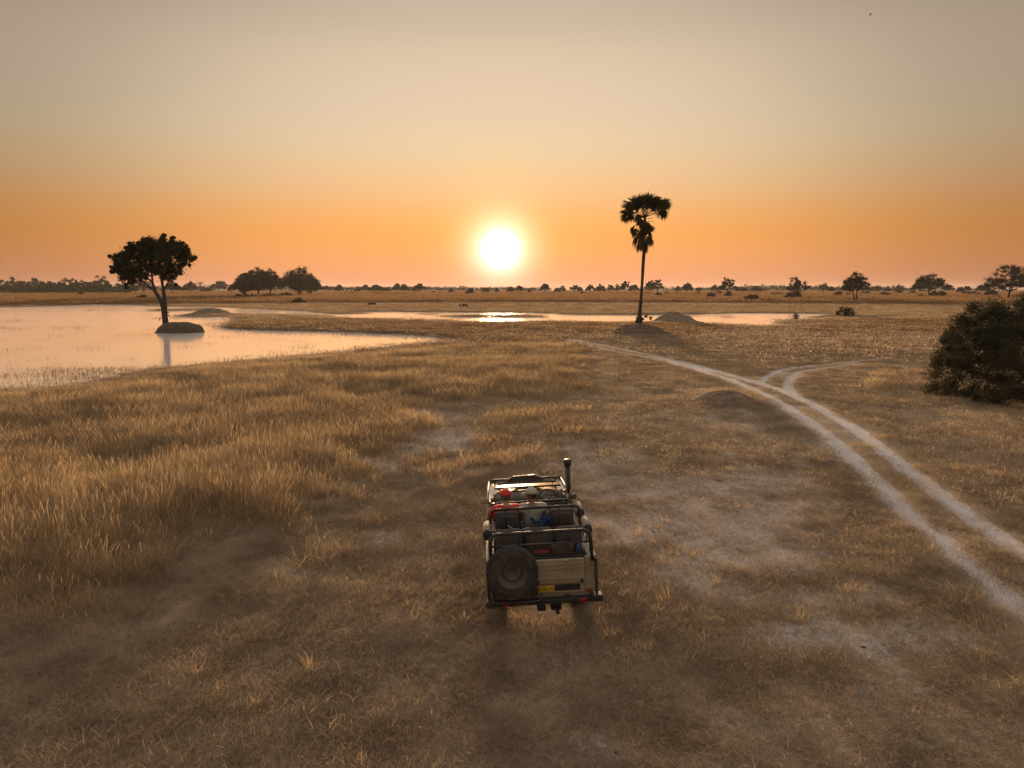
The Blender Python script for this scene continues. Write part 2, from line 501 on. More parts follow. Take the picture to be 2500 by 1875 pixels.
# ---- soil and grass litter material shared by the plain and the track
def ground_material(name):
    m, t, b = nodes(name)
    g = add(t, 'ShaderNodeNewGeometry'); P = g.outputs['Position']
    big = tnoise(t, .06, 4, .6, P); mid = tnoise(t, .55, 5, .65, P); fine = tnoise(t, 7, 5, .7, P); vf = tnoise(t, 38, 3, .7, P)
    stre = add(t, 'ShaderNodeMapping'); stre.inputs['Scale'].default_value = (.35, 1.6, 1); t.links.new(P, stre.inputs[0])
    band = tnoise(t, .09, 5, .6, stre.outputs[0])
    straw = tmix(t, trange(t, mid, .35, .65), (.32, .25, .18), (.46, .37, .27))
    straw = tmix(t, trange(t, band, .35, .68), straw, (.38, .26, .14))
    straw = tmix(t, tmath(t, 'MULTIPLY', trange(t, fine, .48, .7), .55), straw, (.12, .09, .06))
    straw = tmix(t, tmath(t, 'MULTIPLY', trange(t, vf, .5, .75), .35), straw, (.30, .22, .13))
    tallc = tmix(t, trange(t, fine, .35, .65), (.24, .16, .09), (.40, .27, .14))
    soil = tmix(t, trange(t, fine, .3, .7), (.38, .32, .275), (.58, .505, .445))
    soil = tmix(t, tmath(t, 'MULTIPLY', trange(t, vf, .55, .72), .5), soil, (.13, .10, .08))
    dust = tmix(t, trange(t, mid, .3, .7), (.50, .44, .39), (.62, .565, .51))
    dust = tmix(t, tmath(t, 'MULTIPLY', trange(t, vf, .5, .8), .3), dust, (.26, .22, .19))
    col = tmix(t, attr(t, 'tall'), straw, tallc)
    bf = tmath(t, 'ADD', attr(t, 'bare'), tmath(t, 'MULTIPLY', tmath(t, 'SUBTRACT', tmath(t, 'ADD', tmath(t, 'MULTIPLY', fine, .55), tmath(t, 'MULTIPLY', vf, .45)), .5), 3.2))
    bf = tmath(t, 'MULTIPLY', trange(t, bf, .15, .85), .9)
    col = tmix(t, bf, col, soil)
    rf = tmath(t, 'ADD', attr(t, 'rut'), tmath(t, 'MULTIPLY', tmath(t, 'SUBTRACT', vf, .5), .8))
    col = tmix(t, trange(t, rf, .3, .6), col, dust)
    col = tmix(t, attr(t, 'wet'), col, (.035, .026, .018))
    t.links.new(col, b.inputs['Base Color'])
    b.inputs['Roughness'].default_value = 1.0
    b.inputs['Specular IOR Level'].default_value = .1
    bn = add(t, 'ShaderNodeBump'); bn.inputs['Strength'].default_value = .8; bn.inputs['Distance'].default_value = .05
    hsum = tmath(t, 'ADD', tmath(t, 'MULTIPLY', fine, .8), tmath(t, 'MULTIPLY', vf, .35))
    t.links.new(hsum, bn.inputs['Height']); t.links.new(bn.outputs[0], b.inputs['Normal'])
    return m
M_ground = ground_material('dry_grassland_soil')

angs = np.concatenate([np.arange(-180, -44, 3.0), np.arange(-44, 44, .135), np.arange(44, 180, 3.0)])
rads = [2.0]
while rads[-1] < 5200: rads.append(rads[-1] * 1.0148 + .004)
rads = np.array(rads)
A, RR = np.meshgrid(np.radians(angs), rads)          # rows = radius
GX = (np.sin(A) * RR); GY = (np.cos(A) * RR)
gx, gy = GX.ravel(), GY.ravel()
w_, r_, b_, t_, n1_, n2_, mid_ = fields(gx, gy)
front = gy > 1
gz = ground_h(gx, gy, w_, r_, n1_, n2_)
na, nr = len(angs), len(rads)
ii, jj = np.meshgrid(np.arange(nr - 1), np.arange(na), indexing='ij')
jn = (jj + 1) % na
quads = np.stack([ii * na + jj, ii * na + jn, (ii + 1) * na + jn, (ii + 1) * na + jj], -1).reshape(-1, 4)[:, ::-1]
rut_face = r_[quads].mean(1) > .42
V = np.stack([gx, gy, gz], 1)
wet = (1 - sstep(.1, 1.3, w_)) * .85
def sub_mesh(name, sel, extra_center=False):
    q = quads[sel]
    used, inv = np.unique(q, return_inverse=True)
    v = V[used]; f = inv.reshape(-1, 4)
    me = mesh_np(name, v, f, M_ground, True)
    for an, arr in (('rut', r_), ('bare', b_), ('tall', t_), ('wet', wet)):
        a = me.attributes.new(an, 'FLOAT', 'POINT')
        a.data.foreach_set('value', arr[used].astype(np.float32))
    return me
ground = obj('ground', sub_mesh('ground', ~rut_face)); ground['kind'] = 'structure'
ground['label'] = 'dry golden grassland plain reaching to the horizon'
track = obj('dirt_track', sub_mesh('dirt_track', rut_face)); track['kind'] = 'structure'
track['label'] = 'two pale sandy wheel ruts curving across the plain'
# disc that closes the ground under the camera
bm = bmesh.new()
ring = [bm.verts.new(V[j]) for j in range(na)]
c0 = bm.verts.new((0, 0, float(V[:na, 2].mean())))
for j in range(na): bm.faces.new((c0, ring[(j + 1) % na], ring[j]))
cap = obj('ground', bm, M_ground); cap['kind'] = 'structure'

# ---- water
def water_material():
    m = bpy.data.materials.new('floodplain_water'); m.use_nodes = True
    t = m.node_tree; t.nodes.clear()
    g = add(t, 'ShaderNodeNewGeometry'); P = g.outputs['Position']
    mp = add(t, 'ShaderNodeMapping'); mp.inputs['Scale'].default_value = (.6, 1.0, 1); t.links.new(P, mp.inputs[0])
    n = tmath(t, 'ADD', tnoise(t, .8, 3, .5, mp.outputs[0]), tmath(t, 'MULTIPLY', tnoise(t, .07, 2, .5, P), 3.0))
    bn = add(t, 'ShaderNodeBump'); bn.inputs['Strength'].default_value = .35; bn.inputs['Distance'].default_value = .012
    t.links.new(n, bn.inputs['Height'])
    gl = add(t, 'ShaderNodeBsdfGlossy'); gl.inputs['Roughness'].default_value = .11
    gl.inputs['Color'].default_value = (.95, .95, .95, 1); t.links.new(bn.outputs[0], gl.inputs['Normal'])
    di = add(t, 'ShaderNodeBsdfDiffuse'); di.inputs['Color'].default_value = (.27, .245, .21, 1)
    mx = add(t, 'ShaderNodeAddShader')
    t.links.new(di.outputs[0], mx.inputs[0]); t.links.new(gl.outputs[0], mx.inputs[1])
    o = add(t, 'ShaderNodeOutputMaterial'); t.links.new(mx.outputs[0], o.inputs[0])
    return m
M_water = water_material()
bm = bmesh.new()
vs = [bm.verts.new(p) for p in ((-420, 26, WZ), (230, 26, WZ), (230, 330, WZ), (-420, 330, WZ))]
bm.faces.new(vs)
water = obj('water', bm, M_water); tag(water, 'still floodwater mirroring the orange sky', kind='structure')

# ---- mounds as things
M_earth, te, be = nodes('mound_earth')
_g = add(te, 'ShaderNodeNewGeometry'); _f = tnoise(te, 4, 6, .7, _g.outputs['Position']); _m = tnoise(te, .9, 4, .6, _g.outputs['Position'])
_c = tmix(te, trange(te, _f, .3, .7), (.055, .040, .028), (.135, .10, .07)); _c = tmix(te, trange(te, _m, .45, .7), _c, (.12, .078, .036))
te.links.new(_c, be.inputs['Base Color']); be.inputs['Roughness'].default_value = 1
_b = add(te, 'ShaderNodeBump'); _b.inputs['Strength'].default_value = .9; _b.inputs['Distance'].default_value = .05
te.links.new(_f, _b.inputs['Height']); te.links.new(_b.outputs[0], be.inputs['Normal'])
M_grassy, te, be = nodes('grassy_mound')
_g = add(te, 'ShaderNodeNewGeometry'); _f = tnoise(te, 5, 6, .7, _g.outputs['Position']); _m = tnoise(te, 1.1, 4, .6, _g.outputs['Position'])
_c = tmix(te, trange(te, _f, .35, .65), (.11, .08, .05), (.27, .20, .12)); _c = tmix(te, trange(te, _m, .5, .7), _c, (.09, .065, .045))
te.links.new(_c, be.inputs['Base Color']); be.inputs['Roughness'].default_value = 1
_b = add(te, 'ShaderNodeBump'); _b.inputs['Strength'].default_value = .9; _b.inputs['Distance'].default_value = .05
te.links.new(_f, _b.inputs['Height']); te.links.new(_b.outputs[0], be.inputs['Normal'])
mound_labels = {
    'palm': 'broad low earth mound carrying the tall palm',
    'behind_palm': 'grassy rounded mound in the water just behind and right of the palm',
    'near': 'small dark peaked mound in the grass beside the two wheel ruts',
    'tree': 'smooth rounded earth hump at the foot of the lone tree in the lake',
    'lake': 'low pointed green mound rising from the lake right of the lone tree',
    'bush_spit': 'flat grassy hump under the dark bush at the end of the water',
    'twin_tree': 'small mound under the tree with two trunks on the right plain',
    'far_right': 'thin dark mound on the plain left of the two trunked tree',
    'far_wide': 'wide shallow mound on the plain right of the two trunked tree',
    'small_right': 'tiny dark mound between the two trunked tree and the big bush',
    'far_left': 'pointed mound in front of the wood at the left edge',
    'centre_far': 'tiny mound on the plain beyond the bright channel below the sun'}
for key, (cx, cyy, rx, ry, h, sh, fl) in MOUNDS.items():
    nA, nR = 72, 26
    aa = np.linspace(0, 2 * np.pi, nA, endpoint=False); rr = np.linspace(0, 1.15, nR)
    Am, Rm = np.meshgrid(aa, rr)
    mx_ = cx + np.cos(Am) * Rm * rx; my_ = cyy + np.sin(Am) * Rm * ry
    mz = mound_h(key, mx_, my_) - .08 * (Rm > 1.08)
    vv = np.stack([mx_.ravel() - cx, my_.ravel() - cyy, mz.ravel()], 1)
    i2, j2 = np.meshgrid(np.arange(nR - 1), np.arange(nA), indexing='ij')
    q2 = np.stack([i2 * nA + j2, (i2 + 1) * nA + j2, (i2 + 1) * nA + (j2 + 1) % nA, i2 * nA + (j2 + 1) % nA], -1).reshape(-1, 4)
    o = obj('termite_mound', mesh_np('termite_mound', vv, q2, M_earth if key in ('palm', 'tree') else M_grassy, True))
    o.location = (cx, cyy, 0)
    tag(o, mound_labels[key], 'mound', 'old termite mounds on the plain')

# ================================================================== GRASS (nobody could count it)
M_tall = leafy('golden_grass', (.37, .265, .145), (.60, .445, .27), .6, .6, .45)
M_tall2 = leafy('weathered_brown_grass', (.19, .135, .08), (.34, .25, .155), .5, .6, .5)
M_far = leafy('far_plain_grass', (.23, .14, .065), (.33, .205, .10), .45, .06, .3)
M_short = leafy('short_dry_grass', (.24, .175, .11), (.56, .445, .31), .50, .9, .5)
M_reed = leafy('water_grass', (.16, .11, .05), (.30, .20, .10), .45, .3, .35)
def clump(name, m, rad, n, hmin, hmax, wid, lean, seed, segs=3):
    rg = np.random.default_rng(seed)
    rr = np.sqrt(rg.random(n)) * rad; th = rg.random(n) * 2 * np.pi
    bx, by = rr * np.cos(th), rr * np.sin(th)
    H = hmin + (hmax - hmin) * rg.random(n) ** 1.3
    la = rg.random(n) * 2 * np.pi; L = H * lean * (.3 + rg.random(n))
    fa = rg.random(n) * np.pi; wx, wy = np.cos(fa), np.sin(fa)
    W = wid * (.6 + .8 * rg.random(n))
    vs, fs = [], []
    k = segs * 2 + 1
    verts = np.zeros((n, k, 3))
    for s in range(segs):
        u = s / segs
        ox = bx + np.cos(la) * L * u * u; oy = by + np.sin(la) * L * u * u; oz = H * (u - .18 * u * u * lean)
        ww = W * (1 - .75 * u) / 2
        verts[:, 2 * s, :] = np.stack([ox - wx * ww, oy - wy * ww, oz], 1)
        verts[:, 2 * s + 1, :] = np.stack([ox + wx * ww, oy + wy * ww, oz], 1)
    verts[:, k - 1, :] = np.stack([bx + np.cos(la) * L, by + np.sin(la) * L, H * (1 - .18 * lean)], 1)
    tri = []
    for s in range(segs - 1):
        a = 2 * s
        tri += [(a, a + 1, a + 3), (a, a + 3, a + 2)]
    tri += [(k - 3, k - 2, k - 1)]
    tri = np.array(tri)
    F_ = (np.arange(n)[:, None, None] * k + tri[None]).reshape(-1, 3)
    me = mesh_np(name, verts.reshape(-1, 3), F_, m)
    o = bpy.data.objects.new(name, me)
    return o
def protos(name, lst):
    c = bpy.data.collections.new(name)
    for o in lst: c.objects.link(o)
    return c
def scatter(name, label, coll, nproto, P, rot, scl, seed):
    me = bpy.data.meshes.new(name)
    n = len(P)
    me.vertices.add(n); me.vertices.foreach_set('co', P.astype(np.float32).ravel())
    rg = np.random.default_rng(seed)
    a = me.attributes.new('rot', 'FLOAT_VECTOR', 'POINT'); a.data.foreach_set('vector', rot.astype(np.float32).ravel())
    a = me.attributes.new('scl', 'FLOAT_VECTOR', 'POINT'); a.data.foreach_set('vector', scl.astype(np.float32).ravel())
    a = me.attributes.new('idx', 'INT', 'POINT'); a.data.foreach_set('value', rg.integers(0, nproto, n).astype(np.int32))
    o = bpy.data.objects.new(name, me); C.objects.link(o)
    tag(o, label, kind='stuff')
    ng = bpy.data.node_groups.new(name, 'GeometryNodeTree')
    ng.interface.new_socket('Geometry', in_out='INPUT', socket_type='NodeSocketGeometry')
    ng.interface.new_socket('Geometry', in_out='OUTPUT', socket_type='NodeSocketGeometry')
    gi = ng.nodes.new('NodeGroupInput'); go = ng.nodes.new('NodeGroupOutput')
    ip = ng.nodes.new('GeometryNodeInstanceOnPoints'); ci = ng.nodes.new('GeometryNodeCollectionInfo')
    ci.inputs[0].default_value = coll; ci.inputs[1].default_value = True; ci.inputs[2].default_value = True
    ng.links.new(gi.outputs[0], ip.inputs['Points']); ng.links.new(ci.outputs[0], ip.inputs['Instance'])
    ip.inputs['Pick Instance'].default_value = True
    for an, dt_, sock in (('rot', 'FLOAT_VECTOR', 'Rotation'), ('scl', 'FLOAT_VECTOR', 'Scale'), ('idx', 'INT', 'Instance Index')):
        na_ = ng.nodes.new('GeometryNodeInputNamedAttribute'); na_.data_type = dt_; na_.inputs[0].default_value = an
        ng.links.new(na_.outputs[0], ip.inputs[sock])
    ng.links.new(ip.outputs[0], go.inputs[0])
    md = o.modifiers.new('scatter', 'NODES'); md.node_group = ng
    return o
def sample_fan(n, r0, r1, seed, half=40.0, power=1.0):
    rg = np.random.default_rng(seed)
    a = np.radians((rg.random(n) * 2 - 1) * half)
    u = rg.random(n)
    r = np.sqrt(r0 * r0 + u * (r1 * r1 - r0 * r0)) if power == 1.0 else r0 * (r1 / r0) ** u
    return np.sin(a) * r, np.cos(a) * r, rg
def height_all(x, y, w, r, n1, n2):
    z = ground_h(x, y, w, r, n1, n2)
    fac = np.ones_like(z)
    for k in MOUNDS:
        cx, cy_, rx, ry = MOUNDS[k][:4]
        near = (np.abs(x - cx) < rx * 1.1) & (np.abs(y - cy_) < ry * 1.1)
        if near.any():
            mh = mound_h(k, x[near], y[near]); on = mh > z[near] + .06
            z[near] = np.maximum(z[near], mh)
            fac[near] = np.where(on, {'palm': .12, 'tree': .04, 'near': .9}.get(k, .4), fac[near])
    return z, fac
def blocked(x, y):
    """under the vehicle"""
    c, s = math.cos(R(2.0)), math.sin(R(2.0))
    lx = (x - .53) * c + (y - 10.97) * s; ly = -(x - .53) * s + (y - 10.97) * c
    return (np.abs(lx) < .95) & (ly > .2) & (ly < 5.2)
def make_grass(name, label, coll, npr, n, r0, r1, seed, prob, hs, half=40, power=1.0, minw=.25, tilt=.12):
    x, y, rg = sample_fan(n, r0, r1, seed, half, power)
    w, r, b, t, n1, n2, mid = fields(x, y)
    p = prob(w, r, b, t, n1, n2, mid, x, y)
    z, mf = height_all(x, y, w, r, n1, n2); z = np.maximum(z, WZ - .04)
    onm = mf < 1; p = p * mf
    k = (rg.random(len(x)) < p) & ~blocked(x, y)
    x, y, z, t, n1, n2, w, r, b, onm = (q[k] for q in (x, y, z, t, n1, n2, w, r, b, onm))
    s = hs(t, n1, n2, w, rg, len(x)); s[:, 2] *= np.where(onm, .75, 1)
    rot = np.stack([(rg.random(len(x)) - .5) * tilt * 2, (rg.random(len(x)) - .5) * tilt * 2, rg.random(len(x)) * 6.283], 1)
    print(name, len(x))
    return scatter(name, label, coll, npr, np.stack([x, y, z - .01], 1), rot, s, seed)
def iso(a, b_=None):
    return np.stack([a, a, b_ if b_ is not None else a], 1)

def with_heads(o, n, rad, h, seed, wid):
    # a few taller stalks with seed heads among the blades
    r2 = np.random.default_rng(seed); me = o.data; T = []
    vs, fs = [], []
    for k in range(n):
        a, q = r2.random() * 6.28, r2.random() ** .5 * rad; x, y = math.cos(a) * q, math.sin(a) * q; L = r2.normal(size=2) * .10; hh = h * (.8 + .35 * r2.random()); b = len(vs)
        for zf, ww in ((0, .4), (.78, .4), (.84, 1.6), (.93, 1.3), (1.0, .2)):
            vs += [(x + L[0] * zf * zf - wid * ww, y + L[1] * zf * zf, hh * zf), (x + L[0] * zf * zf + wid * ww, y + L[1] * zf * zf + wid * .3, hh * zf)]
        fs += [(b + 2 * i, b + 2 * i + 1, b + 2 * i + 3, b + 2 * i + 2) for i in range(4)]
    bm = bmesh.new(); bm.from_mesh(me); vv = [bm.verts.new(v) for v in vs]
    for f in fs: bm.faces.new([vv[i] for i in f])
    bm.to_mesh(me); bm.free()
    return o
tallN = protos('tall_near', [with_heads(clump('grass_clump', mm, .38, nb, .3, .9, .009, ln, s), 4, .36, .98, s, .0022) for s, mm, nb, ln in ((1, M_tall, 110, .35), (2, M_tall, 80, .5), (3, M_tall2, 100, .45), (4, M_tall, 60, .95))])
tallM = protos('tall_mid', [clump('grass_clump', mm, .9, 190, .3, .9, .017, ln, s) for s, mm, ln in ((5, M_tall, .32), (6, M_tall, .55), (7, M_tall2, .4))])
tallF = protos('tall_far', [clump('grass_clump', M_far, 2.4, 200, .35, .9, .075, .3, s, 2) for s in (8, 9, 10)])
tallX = protos('tall_very_far', [clump('grass_clump', M_far, 7.0, 260, .3, .8, .22, .3, s, 2) for s in (41, 42, 43)])
shortN = protos('short_near', [clump('grass_clump', M_short, .42, 130, .03, .15, .008, 1.5, s) for s in (11, 12, 13, 14, 15)])
shortM = protos('short_mid', [clump('grass_clump', M_short, 1.0, 190, .05, .17, .018, 1.2, s) for s in (16, 17, 18)])
shortF = protos('short_far', [clump('grass_clump', M_short, 2.6, 170, .06, .20, .06, .9, s, 2) for s in (19, 20, 21)])
tuft = protos('tufts', [clump('grass_clump', M_tall, .12, 40, .08, .30, .007, .8, s) for s in (22, 23, 24)])
reeds = protos('reeds', [clump('grass_clump', M_reed, 1.2, 34, .1, .38, .02, .5, s, 2) for s in (25, 26, 27)])

dryf = lambda w, m=.4: sstep(m * .3, m, w)
make_grass('tall_grass', 'tall golden dry grass of the near field', tallN, 4, 30000, 8, 30, 101,
           lambda w, r, b, t, n1, n2, mid, x, y: (1 - sstep(20, 30, np.hypot(x, y))) * sstep(.1, 1.0, t) * dryf(w, .2) * .5,
           lambda t, n1, n2, w, rg, n: iso(.9 + .4 * rg.random(n), (.30 + .55 * t) * (.6 + .7 * rg.random(n))))
make_grass('tall_grass', 'tall golden dry grass between the field and the lake', tallM, 3, 38000, 19, 86, 102,
           lambda w, r, b, t, n1, n2, mid, x, y: sstep(.75, 1.35, mid) * sstep(19, 28, np.hypot(x, y)) * (1 - sstep(62, 86, np.hypot(x, y))) * sstep(.1, 1.0, t) * dryf(w, .1) * .55,
           lambda t, n1, n2, w, rg, n: iso(.9 + .4 * rg.random(n), (.28 + .5 * t) * (.6 + .7 * rg.random(n)) * (.3 + .7 * sstep(1, 9, w))))
make_grass('tall_grass', 'golden grass around the channel and over the far plain', tallF, 3, 64000, 58, 330, 103,
           lambda w, r, b, t, n1, n2, mid, x, y: sstep(1.8, 3.2, mid) * sstep(58, 80, np.hypot(x, y)) * np.clip((.25 + (n1 - .4)) * sstep(75, 150, np.hypot(x, y)) + .75 * t, .02, 1) * (1 - sstep(.1, .5, r)) * dryf(w, 1.0) * .75,
           lambda t, n1, n2, w, rg, n: iso(1.0 + .5 * rg.random(n), (.25 + .4 * t) * (.5 + .8 * n1) * (.45 + .55 * sstep(2, 30, w))), power=2)
make_grass('tall_grass', 'dry grass of the far plain towards the trees', tallX, 3, 26000, 280, 1500, 104,
           lambda w, r, b, t, n1, n2, mid, x, y: .8 * dryf(w, 1.0),
           lambda t, n1, n2, w, rg, n: iso(1.0 + .8 * rg.random(n), .5 + .6 * n1), power=2)
make_grass('short_grass', 'short trampled dry grass round the vehicle', shortN, 5, 50000, 6.5, 29, 111,
           lambda w, r, b, t, n1, n2, mid, x, y: sstep(.30, .62, mid) * (1 - sstep(18, 29, np.hypot(x, y))) * np.clip(1.0 - b * 1.0, .08, 1) * (1 - sstep(.1, .4, r)) * dryf(w) * .5,
           lambda t, n1, n2, w, rg, n: iso(.8 + .5 * rg.random(n), .35 + 1.5 * np.clip(n1 - .3, 0, 1) + .5 * rg.random(n)))
make_grass('short_grass', 'short dry grass in the middle distance', shortM, 3, 46000, 17, 90, 112,
           lambda w, r, b, t, n1, n2, mid, x, y: sstep(.75, 1.35, mid) * sstep(17, 27, np.hypot(x, y)) * (1 - sstep(60, 90, np.hypot(x, y))) * np.clip(1.0 - b * 1.0, .08, 1) * (1 - sstep(.08, .35, r)) * dryf(w) * .5,
           lambda t, n1, n2, w, rg, n: iso(.8 + .5 * rg.random(n), .4 + 1.4 * np.clip(n1 - .3, 0, 1) + .4 * rg.random(n)))
make_grass('short_grass', 'short dry grass beside the far water', shortF, 3, 32000, 55, 300, 113,
           lambda w, r, b, t, n1, n2, mid, x, y: sstep(1.8, 3.2, mid) * sstep(55, 85, np.hypot(x, y)) * np.clip(1.0 - b, .1, 1) * (1 - sstep(.1, .5, r)) * dryf(w, .8),
           lambda t, n1, n2, w, rg, n: iso(1.0 + .5 * rg.random(n), .5 + 1.2 * n1), power=2)
make_grass('grass_tufts', 'scattered upright tufts of straw on the short grass', tuft, 3, 9000, 7, 60, 121,
           lambda w, r, b, t, n1, n2, mid, x, y: sstep(.52, .70, n1) * (1 - r) * dryf(w) * .5 * (1 - .6 * b),
           lambda t, n1, n2, w, rg, n: iso(.7 + .8 * rg.random(n), .5 + .8 * rg.random(n)), tilt=.25)
make_grass('verge_grass', 'short grass on the strip between and beside the wheel ruts', shortN, 5, 60000, 17, 85, 115,
           lambda w, r, b, t, n1, n2, mid, x, y: sstep(.42, .62, mid) * (1 - sstep(1.3, 2.0, mid)) * sstep(17, 24, np.hypot(x, y)) * dryf(w),
           lambda t, n1, n2, w, rg, n: iso(.8 + .5 * rg.random(n), .6 + 1.0 * rg.random(n)))
def reedp(w, r, b, t, n1, n2, mid, x, y):
    d = np.sqrt(x * x + y * y)
    patch = fbm(x * .05, y * .05 + 40, 131, 3)
    edge = np.exp(np.clip(w, -60, 0) / 1.2)
    return np.where((w < .4), np.maximum(edge * .8, sstep(.5, .72, patch) * sstep(75, 110, d) * .5 + .012), 0)
make_grass('water_grass', 'thin grass standing in the shallow floodwater', reeds, 3, 30000, 28, 260, 131, reedp,
           lambda t, n1, n2, w, rg, n: iso(.8 + .8 * rg.random(n), .5 + .8 * rg.random(n)), power=2)

# ---- dung, clods and small stones lying about
def pebble(seed, m):
    bm = bmesh.new(); r = random.Random(seed)
    bmesh.ops.create_icosphere(bm, subdivisions=1, radius=.03)
    for v in bm.verts: v.co = Vector((v.co.x * r.uniform(.7, 1.4), v.co.y * r.uniform(.7, 1.4), v.co.z * r.uniform(.3, .7) + .008))
    me = bpy.data.meshes.new('clod'); bm.to_mesh(me); bm.free(); me.materials.append(m)
    return bpy.data.objects.new('clod', me)
M_dung = mat('dry_dung', (.045, .032, .022), .95, var=.3, scale=20)
M_clod = mat('earth_clod', (.30, .25, .21), 1.0, var=.2, scale=20)
peb = protos('clods', [pebble(1, M_dung), pebble(2, M_dung), pebble(3, M_clod), pebble(4, M_clod), pebble(5, M_dung)])
make_grass('ground_litter', 'dung pellets, clods and small stones scattered on the soil', peb, 5, 9000, 7, 40, 141,
           lambda w, r, b, t, n1, n2, mid, x, y: (.25 + .6 * b) * sstep(.5, .62, fbm(x * .9, y * .9, 143, 3)) * dryf(w),
           lambda t, n1, n2, w, rg, n: iso(.3 + 1.1 * rg.random(n) ** 5 + .2 * rg.random(n)))
# ================================================================== TREES
M_leaf = leafy('savanna_leaf', (.018, .022, .010), (.045, .050, .022), .18, .5, .3)
M_leaf_dry = leafy('dry_twig_leaf', (.085, .062, .040), (.14, .10, .065), .25, .5, .3)
M_leaf_grey = leafy('greygreen_leaf', (.040, .042, .026), (.10, .092, .056), .25, 1.6, .2)
M_bark = mat('bark', (.055, .042, .032), .95, var=.35, scale=3, bump=1.0, bscale=14)

class Tubes:
    """many tapered limbs collected into one mesh"""
    def __init__(s): s.v = []; s.f = []; s.n = 0
    def tube(s, pts, radii, seg=6):
        pts = [Vector(p) for p in pts]
        prev = None
        base = s.n
        for i, p in enumerate(pts):
            d = (pts[min(i + 1, len(pts) - 1)] - pts[max(i - 1, 0)]).normalized()
            if prev is None:
                up = Vector((0, 0, 1)) if abs(d.z) < .9 else Vector((1, 0, 0))
                a = d.cross(up).normalized()
            else:
                a = (prev - d * prev.dot(d)).normalized()
            prev = a
            b = d.cross(a)
            for k in range(seg):
                t = 2 * math.pi * k / seg
                q = p + (a * math.cos(t) + b * math.sin(t)) * radii[i]
                s.v.append((q.x, q.y, q.z))
        for i in range(len(pts) - 1):
            for k in range(seg):
                a0 = base + i * seg + k; a1 = base + i * seg + (k + 1) % seg
                s.f.append((a0, a1, a1 + seg, a0 + seg))
        s.n += len(pts) * seg
    def mesh(s, name, m): return mesh_np(name, s.v, s.f, m, True)
def leaves_mesh(name, centres, rad, per, size, m, rg, squash=.8, aspect=.6, pw=.5):
    """leaf sprays: small quads through each clump, thicker to its rim"""
    c = np.repeat(np.asarray(centres), per, 0); r = np.repeat(np.asarray(rad), per)
    n = len(c)
    d = rg.normal(size=(n, 3)); d /= np.linalg.norm(d, axis=1)[:, None] + 1e-9
    rr = rg.random(n) ** pw * (1 + .45 * rg.normal(size=n) * (rg.random(n) < .35))
    p = c + d * (r * rr)[:, None] * np.array([1, 1, squash])
    u = rg.normal(size=(n, 3)); u /= np.linalg.norm(u, axis=1)[:, None]
    v = np.cross(u, rg.normal(size=(n, 3))); v /= np.linalg.norm(v, axis=1)[:, None] + 1e-9
    s = size * (.6 + .8 * rg.random(n))
    u = u * s[:, None] * .5; v = v * (s * aspect)[:, None] * .5
    vv = np.stack([p - u, p + v * 1.0, p + u, p - v], 1).reshape(-1, 3)
    return mesh_np(name, vv, np.arange(n * 4).reshape(-1, 4), m)

